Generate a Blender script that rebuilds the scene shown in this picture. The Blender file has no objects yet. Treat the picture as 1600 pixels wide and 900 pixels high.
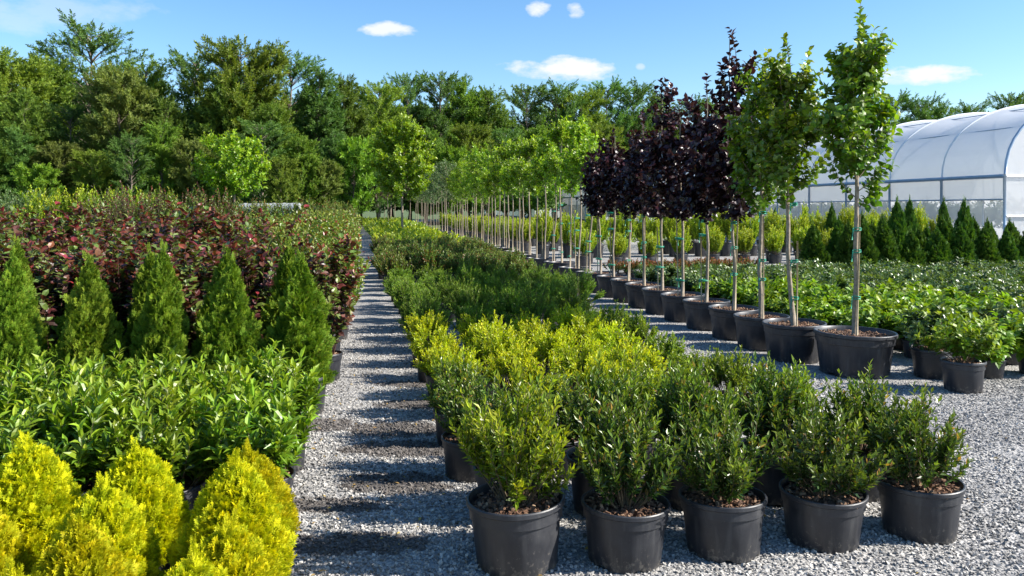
import bpy, math
import numpy as np
from mathutils import Vector

SC = bpy.context.scene
COL = SC.collection
PI = math.pi
pi2 = 2 * math.pi

# ------------------------------------------------------------------ layout frame
EYE = 1.7
F = 1250.0                      # focal length in photo pixels (1600 wide)
HOR = 325.0
U = np.array([-0.190, 0.982])   # along the rows (away)
Vv = np.array([0.982, 0.190])   # across the rows (to the right)
O = np.array([0.02, 3.79])      # first shrub of the bed right of the path
OL = np.array([-1.20, 3.75])    # first golden thuja left of the path


def uv(u, v, o=O):
    p = o + U * u + Vv * v
    return float(p[0]), float(p[1])


def at(px, d):
    return (px - 800.0) / F * d


def in_view(x, y, margin=1.0):
    return y > 1.5 and abs(x) < 0.64 * y + margin


ORD = ['', 'first', 'second', 'third', 'fourth', 'fifth', 'sixth', 'seventh', 'eighth', 'ninth', 'tenth',
       'eleventh', 'twelfth', 'thirteenth', 'fourteenth', 'fifteenth', 'sixteenth', 'seventeenth', 'eighteenth',
       'nineteenth', 'twentieth']


def ordw(n):
    if n <= 20:
        return ORD[n]
    tens = {2: 'twenty', 3: 'thirty', 4: 'forty', 5: 'fifty', 6: 'sixty', 7: 'seventy', 8: 'eighty', 9: 'ninety'}
    if n % 10 == 0:
        return tens[n // 10][:-1] + 'ieth'
    return tens[n // 10] + '-' + ORD[n % 10]


# ------------------------------------------------------------------ mesh helpers
def nrm(a):
    return a / np.maximum(np.linalg.norm(a, axis=-1, keepdims=True), 1e-9)


class Geo:
    def __init__(s):
        s.V, s.F, s.Y, s.M, s.n = [], [], [], [], 0

    def add(s, V, Fc, young=0.0, mi=0):
        V = np.asarray(V, np.float32).reshape(-1, 3)
        Fc = np.asarray(Fc, np.int64)
        s.V.append(V)
        s.F.append(Fc + s.n)
        y = np.asarray(young, np.float32)
        s.Y.append(np.full(len(V), float(y), np.float32) if y.ndim == 0 else y.astype(np.float32))
        s.M.append(np.full(len(Fc), mi, np.int32))
        s.n += len(V)

    def mesh(s, name, mats, smooth=False):
        V = np.concatenate(s.V)
        me = bpy.data.meshes.new(name)
        me.vertices.add(len(V))
        me.vertices.foreach_set('co', V.ravel())
        loops = np.concatenate([f.ravel() for f in s.F])
        sizes = np.concatenate([np.full(len(f), f.shape[1], np.int32) for f in s.F])
        starts = np.concatenate([[0], np.cumsum(sizes)[:-1]]).astype(np.int32)
        me.loops.add(len(loops))
        me.loops.foreach_set('vertex_index', loops.astype(np.int32))
        me.polygons.add(len(sizes))
        me.polygons.foreach_set('loop_start', starts)
        me.polygons.foreach_set('loop_total', sizes)
        me.polygons.foreach_set('material_index', np.concatenate(s.M))
        me.polygons.foreach_set('use_smooth', np.full(len(sizes), smooth, bool))
        at_ = me.attributes.new('young', 'FLOAT', 'POINT')
        at_.data.foreach_set('value', np.concatenate(s.Y))
        for m in (mats if isinstance(mats, (list, tuple)) else [mats]):
            me.materials.append(m)
        me.update(calc_edges=True)
        me.validate()
        return me


def obj(name, data, parent=None, loc=(0, 0, 0), rz=0.0):
    o = bpy.data.objects.new(name, data)
    COL.objects.link(o)
    o.location = loc
    o.rotation_euler = (0, 0, rz)
    if parent is not None:
        o.parent = parent
    return o


def tag(o, label=None, cat=None, group=None, kind=None):
    if label:
        o['label'] = label
    if cat:
        o['category'] = cat
    if group:
        o['group'] = group
    if kind:
        o['kind'] = kind
    return o


def dup(root):
    r = root.copy()
    COL.objects.link(r)
    for ch in root.children:
        c = ch.copy()
        COL.objects.link(c)
        c.parent = r
        for g in ch.children:
            d = g.copy()
            COL.objects.link(d)
            d.parent = c
    return r


class Kind:
    """a few prototypes of one kind; the first use of each moves the prototype itself, later uses copy it"""

    def __init__(s, make, n, seed):
        s.make, s.n, s.p, s.rng = make, n, {}, np.random.RandomState(seed)

    def put(s, x, y, label, cat, group, scale=1.0, rz=None, k=None, z=0.0, sz=None):
        k = s.rng.randint(s.n) if k is None else k
        if k not in s.p:
            s.p[k] = s.make(k)
            o = s.p[k]
        else:
            o = dup(s.p[k])
        o.location = (x, y, z)
        o.rotation_euler = (s.rng.normal(0, .016), s.rng.normal(0, .016), s.rng.uniform(0, pi2) if rz is None else rz)
        o.scale = (scale, scale, sz if sz else scale)
        tag(o, label, cat, group)
        return o


# leaf templates: x = side, y = along the leaf, z = up; length 1
def tmpl_simple():
    V = np.array([[0, 0, 0], [-.5, .45, .10], [.5, .45, .10], [0, 1, -.05]])
    return V, np.array([[0, 2, 3], [0, 3, 1]])


def tmpl_broad():
    V = np.array([[0, 0, 0], [-.42, .25, .09], [.42, .25, .09], [0, .3, 0], [-.46, .6, .06], [.46, .6, .06], [0, .65, -.03], [0, 1, -.18]])
    return V, np.array([[0, 3, 1], [0, 2, 3], [1, 3, 6], [1, 6, 4], [3, 2, 5], [3, 5, 6], [4, 6, 7], [6, 5, 7]])


def tmpl_cluster(seed=0, n=6):
    """a sprig of n leaves fanned along a short twig"""
    rng = np.random.RandomState(seed)
    T, Fc = tmpl_simple()
    g = Geo()
    for i in range(n):
        t = i / (n - 1)
        P = np.array([[0, .75 * t, rng.uniform(-.08, .08)]])
        a = (1 if i % 2 else -1) * (1.1 - .9 * t) + rng.uniform(-.3, .3)
        D = nrm(np.array([[math.sin(a), math.cos(a), rng.uniform(-.35, .35)]]))
        N = nrm(np.array([[rng.uniform(-.5, .5), rng.uniform(-.3, .3), 1]]))
        v, f = place(T, Fc, P, D, N, np.array([.5 - .1 * t]), .6)
        g.add(v, f)
    return np.concatenate(g.V), np.concatenate(g.F)


def tmpl_frond(sub=True, pairs=5):
    """a flat fan of scale-leaved twigs"""
    V, Fc = [], []
    rng = np.random.RandomState(4)

    def blade(p, d, L, w, z0, z1):
        p = np.array(p, float)
        d = np.array(d, float)
        s = np.array([d[1], -d[0]])
        n = len(V)
        a, b, c = p, p + d * L * .55, p + d * L
        V.extend([[a[0] - s[0] * w * .35, a[1] - s[1] * w * .35, z0], [a[0] + s[0] * w * .35, a[1] + s[1] * w * .35, z0],
                  [b[0] + s[0] * w * .5, b[1] + s[1] * w * .5, (z0 + z1) / 2], [c[0], c[1], z1],
                  [b[0] - s[0] * w * .5, b[1] - s[1] * w * .5, (z0 + z1) / 2]])
        Fc.append([n, n + 1, n + 2, n + 3, n + 4])
    zc = lambda y: .12 * y * y
    blade((0, 0), (0, 1), 1.0, .055, 0, .12)
    for i in range(pairs):
        y = .18 + .68 * i / pairs
        L = .50 * (1 - .55 * i / pairs)
        for sgn in (-1, 1):
            a = .75 - .25 * i / pairs
            d = (sgn * math.sin(a), math.cos(a))
            dz = rng.uniform(-.22, .30)
            blade((0, y), d, L, .055 if sub else .09, zc(y), zc(y) + dz * L)
            if sub:
                for j in range(3):
                    q = (d[0] * L * (.3 + .22 * j), y + d[1] * L * (.3 + .22 * j))
                    for s2 in (-1, 1):
                        a2 = sgn * a + s2 * .6
                        zq = zc(y) + dz * L * (.3 + .22 * j)
                        blade(q, (math.sin(a2), math.cos(a2)), L * .42, .042, zq, zq + rng.uniform(-.10, .12))
    return np.array(V), np.array(Fc)


def place(T, Fc, P, D, N, S, W):
    """copies of template T at P, leaf axis D, upper side N, length S, width ratio W"""
    n, k = len(P), len(T)
    D = nrm(D)
    N = nrm(N - D * np.sum(N * D, -1, keepdims=True))
    X = np.cross(D, N)
    S = np.broadcast_to(np.asarray(S, float), (n,))
    W = np.broadcast_to(np.asarray(W, float), (n,))
    Vx = (T[None, :, 0, None] * X[:, None] * W[:, None, None] + T[None, :, 1, None] * D[:, None] + T[None, :, 2, None] * N[:, None])
    Vx = P[:, None] + Vx * S[:, None, None]
    Fx = Fc[None] + (np.arange(n) * k)[:, None, None]
    return Vx.reshape(-1, 3), Fx.reshape(-1, Fc.shape[1])


def tubes(Pts, R, sides=4, cap=True):
    """(n,k,3) polylines with (n,k) radii"""
    Pts = np.asarray(Pts, float)
    n, k, _ = Pts.shape
    R = np.broadcast_to(np.asarray(R, float), (n, k))
    T = nrm(np.gradient(Pts, axis=1))
    ref = np.where(np.abs(T[:, :1, 2:3]) > .9, np.array([[[1., 0, 0]]]), np.array([[[0, 0, 1.]]]))
    A = nrm(np.cross(T, np.broadcast_to(ref, T.shape)))
    B = np.cross(T, A)
    ang = np.arange(sides) / sides * pi2
    Vx = Pts[:, :, None] + R[:, :, None, None] * (A[:, :, None] * np.cos(ang)[None, None, :, None] + B[:, :, None] * np.sin(ang)[None, None, :, None])
    i = np.arange(k - 1)[:, None]
    j = np.arange(sides)[None]
    q = np.stack([i * sides + j, i * sides + (j + 1) % sides, (i + 1) * sides + (j + 1) % sides, (i + 1) * sides + j], -1).reshape(-1, 4)
    Fx = (q[None] + (np.arange(n) * k * sides)[:, None, None]).reshape(-1, 4)
    return Vx.reshape(-1, 3), Fx


def tube1(g, pts, r, sides=8, mi=0):
    pts = np.array([pts], float)
    v, f = tubes(pts, np.array([r]) if np.ndim(r) else r, sides)
    g.add(v, f, 0, mi)
    k = pts.shape[1]
    base = g.n - len(v)
    if sides == 4:
        g.F.append(np.array([[0, 1, 2, 3]]) + base); g.M.append(np.array([mi], np.int32))
        g.F.append(np.array([[3, 2, 1, 0]]) + base + (k - 1) * sides); g.M.append(np.array([mi], np.int32))
    else:
        g.F.append(np.array([list(range(sides))]) + base); g.M.append(np.array([mi], np.int32))
        g.F.append(np.array([list(range(sides))[::-1]]) + base + (k - 1) * sides); g.M.append(np.array([mi], np.int32))


def box(g, x0, x1, y0, y1, z0, z1, mi=0):
    V = [(x, y, z) for z in (z0, z1) for y in (y0, y1) for x in (x0, x1)]
    g.add(V, [[0, 2, 3, 1], [4, 5, 7, 6], [0, 1, 5, 4], [2, 6, 7, 3], [0, 4, 6, 2], [1, 3, 7, 5]], 0, mi)


def bez(b, m, e, k):
    t = np.linspace(0, 1, k)[None, :, None]
    return (1 - t) ** 2 * b[:, None] + 2 * t * (1 - t) * m[:, None] + t ** 2 * e[:, None]


def curve_at(Cv, idx, t):
    k = Cv.shape[1]
    f = t * (k - 1)
    i = np.minimum(f.astype(int), k - 2)
    w = (f - i)[:, None]
    return Cv[idx, i] * (1 - w) + Cv[idx, i + 1] * w, nrm(Cv[idx, i + 1] - Cv[idx, i])


def rnd_dir(rng, n):
    return nrm(rng.normal(size=(n, 3)))


def twigs(rng, Cv, n, L, t0=.35, t1=1.0, out=.6, up=.5, along=.5, rand=.45, center=None, k=4, bend=.25, w=None):
    idx = rng.choice(len(Cv), n, p=w)
    t = rng.uniform(t0, t1, n)
    p, tan = curve_at(Cv, idx, t)
    c = np.zeros(3) if center is None else np.asarray(center)
    rad = p - c
    rad[:, 2] = 0
    d = nrm(tan * along + nrm(rad) * out + np.array([0, 0, up]) + rnd_dir(rng, n) * rand)
    Ls = L * rng.uniform(.6, 1.25, n)
    e = p + d * Ls[:, None] + np.array([0, 0, 1.]) * (bend * Ls)[:, None]
    return bez(p, p + d * Ls[:, None] * .5, e, k), t


def leaves_on(g, rng, Cv, n_leaf, L, W, tm, a0=1.1, a1=.5, t0=.1, t1=1.0, young=None, ypow=2.0, jit=.3, grow=.0, mi=0):
    T, Fc = tm
    n = len(Cv)
    t = np.linspace(t0, t1, n_leaf)[None] + rng.uniform(-.5, .5, (n, n_leaf)) * (t1 - t0) / n_leaf
    t = np.clip(t, 0, 1)
    idx = np.repeat(np.arange(n), n_leaf)
    tt = t.ravel()
    p, tan = curve_at(Cv, idx, tt)
    ref = rnd_dir(rng, n)[idx]
    A = nrm(np.cross(tan, ref))
    B = np.cross(tan, A)
    ph = np.tile(np.arange(n_leaf) * 2.3999, n) + rng.uniform(-.3, .3, n * n_leaf)
    rad = A * np.cos(ph)[:, None] + B * np.sin(ph)[:, None]
    ang = (a0 + (a1 - a0) * tt + rng.normal(0, .15, len(tt)))[:, None]
    D = tan * np.cos(ang) + rad * np.sin(ang) + rnd_dir(rng, len(tt)) * jit * .5
    N = tan * np.sin(ang) - rad * np.cos(ang) + rnd_dir(rng, len(tt)) * jit
    S = L * rng.uniform(.7, 1.2, len(tt)) * (1 - grow * tt)
    v, f = place(T, Fc, p, D, N, S, W)
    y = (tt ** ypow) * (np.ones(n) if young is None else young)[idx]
    g.add(v, f, np.repeat(y, len(T)), mi)


# ------------------------------------------------------------------ materials
def new_mat(name):
    m = bpy.data.materials.new(name)
    m.use_nodes = True
    nt = m.node_tree
    nt.nodes.clear()
    out = nt.nodes.new('ShaderNodeOutputMaterial')
    return m, nt, out


def N_(nt, t, **kw):
    n = nt.nodes.new(t)
    for k, v in kw.items():
        if k.startswith('i_'):
            n.inputs[k[2:].replace('_', ' ')].default_value = v
        else:
            setattr(n, k, v)
    return n


def mixc(nt, fac, a, b, mode='MIX'):
    n = nt.nodes.new('ShaderNodeMix')
    n.data_type = 'RGBA'
    n.blend_type = mode
    n.clamp_factor = True
    for s, v in ((0, fac), (6, a), (7, b)):
        if hasattr(v, 'is_linked'):
            nt.links.new(v, n.inputs[s])
        elif s == 0:
            n.inputs[0].default_value = v
        else:
            n.inputs[s].default_value = (*v, 1) if len(v) == 3 else v
    return n.outputs[2]


def math_(nt, op, a, b=None, c=None, clamp=False):
    n = nt.nodes.new('ShaderNodeMath')
    n.operation = op
    n.use_clamp = clamp
    for i, v in enumerate((a, b, c)):
        if v is None:
            continue
        if hasattr(v, 'is_linked'):
            nt.links.new(v, n.inputs[i])
        else:
            n.inputs[i].default_value = v
    return n.outputs[0]


def ramp(nt, fac, stops, interp='LINEAR'):
    n = nt.nodes.new('ShaderNodeValToRGB')
    n.color_ramp.interpolation = interp
    el = n.color_ramp.elements
    while len(el) < len(stops):
        el.new(.5)
    for e, (p, c) in zip(el, stops):
        e.position = p
        e.color = (*c, 1) if len(c) == 3 else c
    nt.links.new(fac, n.inputs[0])
    return n.outputs[0]


def leaf_mat(name, old, young, third=None, third_share=.1, rough=.42, trans=.3, var=.28, spec=.5, hue=.02, tsat=1.0, ov=.2):
    m, nt, out = new_mat(name)
    L = nt.links
    geo = N_(nt, 'ShaderNodeNewGeometry')
    oi = N_(nt, 'ShaderNodeObjectInfo')
    att = N_(nt, 'ShaderNodeAttribute', attribute_name='young')
    ri = geo.outputs['Random Per Island']
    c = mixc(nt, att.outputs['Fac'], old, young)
    if third is not None:
        r2 = math_(nt, 'FRACT', math_(nt, 'MULTIPLY', ri, 57.31))
        c = mixc(nt, math_(nt, 'LESS_THAN', r2, third_share), c, third)
    hs = N_(nt, 'ShaderNodeHueSaturation')
    L.new(c, hs.inputs['Color'])
    r3 = math_(nt, 'FRACT', math_(nt, 'MULTIPLY', ri, 13.7))
    L.new(math_(nt, 'ADD', math_(nt, 'MULTIPLY', math_(nt, 'SUBTRACT', ri, .5), hue * 2), math_(nt, 'ADD', .5, math_(nt, 'MULTIPLY', math_(nt, 'SUBTRACT', oi.outputs['Random'], .5), .018))), hs.inputs['Hue'])
    L.new(math_(nt, 'ADD', math_(nt, 'MULTIPLY', r3, var * 2), math_(nt, 'ADD', 1 - var - ov / 2, math_(nt, 'MULTIPLY', oi.outputs['Random'], ov))), hs.inputs['Value'])
    col = hs.outputs['Color']
    p = N_(nt, 'ShaderNodeBsdfPrincipled')
    L.new(col, p.inputs['Base Color'])
    p.inputs['Roughness'].default_value = rough
    p.inputs['Specular IOR Level'].default_value = spec
    tr = N_(nt, 'ShaderNodeBsdfTranslucent')
    L.new(mixc(nt, 1.0, col, (1.35 * tsat, 1.35, .55), 'MULTIPLY'), tr.inputs['Color'])
    mx = N_(nt, 'ShaderNodeMixShader')
    mx.inputs[0].default_value = trans
    L.new(p.outputs[0], mx.inputs[1])
    L.new(tr.outputs[0], mx.inputs[2])
    L.new(mx.outputs[0], out.inputs[0])
    return m


def plain_mat(name, col, rough=.5, col2=None, scale=20, bump=0.0, metal=0.0, spec=.5, coords='Object', detail=4, objvar=0.0):
    m, nt, out = new_mat(name)
    L = nt.links
    p = N_(nt, 'ShaderNodeBsdfPrincipled')
    p.inputs['Roughness'].default_value = rough
    p.inputs['Metallic'].default_value = metal
    p.inputs['Specular IOR Level'].default_value = spec
    tc = N_(nt, 'ShaderNodeTexCoord')
    no = N_(nt, 'ShaderNodeTexNoise')
    no.inputs['Scale'].default_value = scale
    no.inputs['Detail'].default_value = detail
    L.new(tc.outputs[coords], no.inputs['Vector'])
    c = mixc(nt, ramp(nt, no.outputs[0], [(.35, (0, 0, 0)), (.65, (1, 1, 1))]), col, col2 or col)
    if objvar:
        oi = N_(nt, 'ShaderNodeObjectInfo')
        c = mixc(nt, 1.0, c, ramp(nt, oi.outputs['Random'], [(0, (1 - objvar,) * 3), (1, (1 + objvar,) * 3)]), 'MULTIPLY')
    L.new(c, p.inputs['Base Color'])
    if bump:
        b = N_(nt, 'ShaderNodeBump')
        b.inputs['Strength'].default_value = bump
        b.inputs['Distance'].default_value = .01
        L.new(no.outputs[0], b.inputs['Height'])
        L.new(b.outputs[0], p.inputs['Normal'])
    L.new(p.outputs[0], out.inputs[0])
    return m


M = {}
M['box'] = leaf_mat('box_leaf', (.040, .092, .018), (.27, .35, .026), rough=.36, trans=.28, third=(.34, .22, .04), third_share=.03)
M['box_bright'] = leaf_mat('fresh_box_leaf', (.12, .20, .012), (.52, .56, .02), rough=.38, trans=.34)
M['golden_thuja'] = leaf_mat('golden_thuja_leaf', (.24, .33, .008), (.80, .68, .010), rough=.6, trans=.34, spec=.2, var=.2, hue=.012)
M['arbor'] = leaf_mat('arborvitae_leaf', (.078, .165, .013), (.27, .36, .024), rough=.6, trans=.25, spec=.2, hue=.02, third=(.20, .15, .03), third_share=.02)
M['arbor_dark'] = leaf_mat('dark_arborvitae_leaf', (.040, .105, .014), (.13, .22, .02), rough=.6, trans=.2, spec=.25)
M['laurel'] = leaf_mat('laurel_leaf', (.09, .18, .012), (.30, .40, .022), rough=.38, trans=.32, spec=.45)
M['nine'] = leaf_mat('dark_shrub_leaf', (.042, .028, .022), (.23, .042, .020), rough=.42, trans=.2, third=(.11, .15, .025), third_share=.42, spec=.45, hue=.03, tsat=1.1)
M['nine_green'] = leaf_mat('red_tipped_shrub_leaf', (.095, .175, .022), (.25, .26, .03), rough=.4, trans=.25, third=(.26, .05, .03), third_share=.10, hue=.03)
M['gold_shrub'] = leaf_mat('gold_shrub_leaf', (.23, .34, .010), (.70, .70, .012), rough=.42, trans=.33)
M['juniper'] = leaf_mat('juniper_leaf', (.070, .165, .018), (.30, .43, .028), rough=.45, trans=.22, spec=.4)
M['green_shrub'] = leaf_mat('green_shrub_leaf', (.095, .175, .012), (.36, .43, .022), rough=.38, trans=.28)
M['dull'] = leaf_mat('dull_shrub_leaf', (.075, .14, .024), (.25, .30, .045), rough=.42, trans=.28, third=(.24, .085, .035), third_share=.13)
M['peren'] = leaf_mat('perennial_leaf', (.10, .20, .014), (.28, .39, .025), rough=.42, trans=.35, spec=.45)
M['peren_dark'] = leaf_mat('dark_perennial_leaf', (.06, .115, .028), (.16, .22, .055), rough=.36, trans=.25, spec=.55)
M['yellow_shrub'] = leaf_mat('yellow_shrub_leaf', (.17, .29, .014), (.56, .56, .016), rough=.45, trans=.3)
M['pear'] = leaf_mat('pear_leaf', (.066, .15, .010), (.29, .38, .018), rough=.38, trans=.36, var=.3)
M['purple'] = leaf_mat('purple_leaf', (.018, .010, .014), (.065, .016, .022), rough=.36, trans=.2, third=(.05, .04, .02), third_share=.05, spec=.4)
M['lime'] = leaf_mat('lime_leaf', (.135, .26, .010), (.38, .49, .018), rough=.4, trans=.38)
M['grey_green'] = leaf_mat('grey_green_leaf', (.085, .15, .05), (.18, .26, .08), rough=.4, trans=.3)
M['brown_crown'] = leaf_mat('brown_leaf', (.10, .075, .045), (.15, .11, .06), rough=.5, trans=.2)
M['flower'] = leaf_mat('red_flower_leaf', (.06, .13, .03), (.45, .035, .03), rough=.5, trans=.25)
for i, (a, b) in enumerate([((0.098, 0.178, 0.023), (0.230, 0.322, 0.039)), ((0.127, 0.196, 0.021), (0.299, 0.356, 0.034)), ((0.071, 0.147, 0.029), (0.172, 0.270, 0.048)),
                            ((0.138, 0.190, 0.039), (0.287, 0.333, 0.063)), ((0.076, 0.163, 0.032), (0.184, 0.299, 0.048)), ((0.106, 0.196, 0.021), (0.265, 0.356, 0.034)),
                            ((0.109, 0.218, 0.016), (0.287, 0.414, 0.025))]):
    M['forest%d' % i] = leaf_mat('forest_leaf_%d' % i, a, b, rough=.5, trans=.28, var=.3, spec=.3, ov=.55)
M['twig'] = plain_mat('twig_bark', (.10, .075, .04), .8, (.16, .12, .07), 60)
M['red_twig'] = plain_mat('reddish_twig_bark', (.07, .025, .02), .7, (.12, .05, .03), 60)
M['trunk'] = plain_mat('young_trunk_bark', (.30, .245, .18), .8, (.19, .15, .105), 28, bump=.4)
M['stake'] = plain_mat('bamboo_stake', (.42, .33, .20), .6, (.30, .23, .13), 30)
M['tie'] = plain_mat('green_tie_tape', (.01, .22, .13), .45, (.015, .28, .17), 10)
M['bark'] = plain_mat('forest_bark', (.13, .10, .075), .9, (.22, .18, .14), 3, bump=.5)
M['frame'] = plain_mat('galvanised_blue_steel', (.30, .40, .52), .42, (.38, .47, .57), 3, metal=.35)
M['white_frame'] = plain_mat('white_steel', (.72, .74, .76), .4, (.66, .68, .70), 3)
M['dark_in'] = plain_mat('dark_bench_stock', (.05, .06, .055), .8, (.09, .10, .09), 2)


def pot_mat():
    m, nt, out = new_mat('black_nursery_pot_plastic')
    L = nt.links
    tc = N_(nt, 'ShaderNodeTexCoord')
    oi = N_(nt, 'ShaderNodeObjectInfo')
    no = N_(nt, 'ShaderNodeTexNoise')
    no.inputs['Scale'].default_value = 6
    no.inputs['Detail'].default_value = 8
    no.inputs['Roughness'].default_value = .7
    mp = N_(nt, 'ShaderNodeMapping')
    L.new(tc.outputs['Object'], mp.inputs[0])
    L.new(oi.outputs['Random'], mp.inputs['Location'])
    L.new(mp.outputs[0], no.inputs['Vector'])
    dust = ramp(nt, no.outputs[0], [(.42, (0, 0, 0)), (.72, (1, 1, 1))])
    c = mixc(nt, math_(nt, 'MULTIPLY', dust, .5), (.019, .0205, .026), (.060, .060, .064))
    st = N_(nt, 'ShaderNodeTexNoise')
    st.inputs['Scale'].default_value = 7
    st.inputs['Detail'].default_value = 6
    mp2 = N_(nt, 'ShaderNodeMapping')
    mp2.inputs['Scale'].default_value = (4, 4, .35)
    L.new(mp.outputs[0], mp2.inputs[0])
    L.new(mp2.outputs[0], st.inputs['Vector'])
    c = mixc(nt, math_(nt, 'MULTIPLY', ramp(nt, st.outputs[0], [(.52, (0, 0, 0)), (.70, (1, 1, 1))]), .5), c, (.072, .072, .073))
    sp = N_(nt, 'ShaderNodeTexNoise')
    sp.inputs['Scale'].default_value = 130
    L.new(mp.outputs[0], sp.inputs['Vector'])
    c = mixc(nt, math_(nt, 'MULTIPLY', ramp(nt, sp.outputs[0], [(.70, (0, 0, 0)), (.76, (1, 1, 1))]), .5), c, (.16, .15, .14))
    sz_ = N_(nt, 'ShaderNodeSeparateXYZ')
    L.new(tc.outputs['Object'], sz_.inputs[0])
    mud = N_(nt, 'ShaderNodeTexNoise')
    mud.inputs['Scale'].default_value = 38
    mud.inputs['Detail'].default_value = 8
    mud.inputs['Roughness'].default_value = .7
    L.new(mp.outputs[0], mud.inputs['Vector'])
    lim = math_(nt, 'SUBTRACT', mud.outputs[0], math_(nt, 'ADD', .47, math_(nt, 'MULTIPLY', sz_.outputs[2], 1.5)))
    c = mixc(nt, math_(nt, 'MULTIPLY', math_(nt, 'MULTIPLY', lim, 14, clamp=True), .6), c, (.16, .145, .125))
    p = N_(nt, 'ShaderNodeBsdfPrincipled')
    L.new(c, p.inputs['Base Color'])
    L.new(math_(nt, 'ADD', .38, math_(nt, 'MULTIPLY', dust, .25)), p.inputs['Roughness'])
    b = N_(nt, 'ShaderNodeBump')
    b.inputs['Strength'].default_value = .08
    b.inputs['Distance'].default_value = .004
    L.new(sp.outputs[0], b.inputs['Height'])
    L.new(b.outputs[0], p.inputs['Normal'])
    L.new(p.outputs[0], out.inputs[0])
    return m


def chip_mat(name, stops, rough=.9, dark_spots=None):
    m, nt, out = new_mat(name)
    L = nt.links
    geo = N_(nt, 'ShaderNodeNewGeometry')
    c = ramp(nt, geo.outputs['Random Per Island'], stops)
    if dark_spots:
        c = mixc(nt, math_(nt, 'MULTIPLY', dark_spot_mask(nt, geo.outputs['Position'], dark_spots), .76), c, (.065, .052, .046))
    if dark_spots:
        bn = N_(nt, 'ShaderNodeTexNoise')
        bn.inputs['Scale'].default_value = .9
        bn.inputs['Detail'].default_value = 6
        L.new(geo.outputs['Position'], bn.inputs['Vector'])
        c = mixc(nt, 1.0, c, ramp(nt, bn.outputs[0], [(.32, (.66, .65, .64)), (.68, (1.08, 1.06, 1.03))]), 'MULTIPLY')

    p = N_(nt, 'ShaderNodeBsdfPrincipled')
    L.new(c, p.inputs['Base Color'])
    p.inputs['Roughness'].default_value = rough
    p.inputs['Specular IOR Level'].default_value = .25
    L.new(p.outputs[0], out.inputs[0])
    return m


M['pot'] = pot_mat()
M['soil'] = plain_mat('bark_mulch_soil', (.06, .034, .022), .95, (.15, .085, .055), 70, bump=1.0)
M['chips'] = chip_mat('bark_chips', [(0, (.05, .028, .018)), (.4, (.14, .075, .045)), (.75, (.24, .14, .085)), (1, (.36, .25, .16))])
M['leaf_litter'] = chip_mat('fallen_leaf_litter', [(0, (.30, .20, .05)), (.5, (.16, .09, .04)), (1, (.42, .30, .07))], .8)


def dark_spot_mask(nt, pos, dark_spots):
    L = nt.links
    # ragged ellipses where the path gravel is coloured darker
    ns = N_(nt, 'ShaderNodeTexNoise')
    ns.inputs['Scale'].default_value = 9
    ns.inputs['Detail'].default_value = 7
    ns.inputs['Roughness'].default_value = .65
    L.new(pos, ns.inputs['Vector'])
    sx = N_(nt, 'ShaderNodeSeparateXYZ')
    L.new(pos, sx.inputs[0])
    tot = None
    for (x, y, rx, ry, amt) in dark_spots:
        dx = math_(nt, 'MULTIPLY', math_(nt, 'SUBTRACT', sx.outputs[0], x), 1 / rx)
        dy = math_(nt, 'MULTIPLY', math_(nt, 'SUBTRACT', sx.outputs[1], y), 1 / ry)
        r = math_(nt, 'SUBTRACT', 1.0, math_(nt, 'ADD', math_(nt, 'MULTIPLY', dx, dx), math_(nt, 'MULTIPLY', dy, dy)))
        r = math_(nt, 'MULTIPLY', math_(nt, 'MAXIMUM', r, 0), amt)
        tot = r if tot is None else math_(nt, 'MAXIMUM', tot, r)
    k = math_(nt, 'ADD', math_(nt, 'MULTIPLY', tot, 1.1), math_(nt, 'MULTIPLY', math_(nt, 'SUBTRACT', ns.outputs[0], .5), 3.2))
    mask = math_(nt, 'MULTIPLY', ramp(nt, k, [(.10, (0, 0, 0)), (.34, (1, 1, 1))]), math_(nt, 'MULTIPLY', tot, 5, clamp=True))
    return mask


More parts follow.
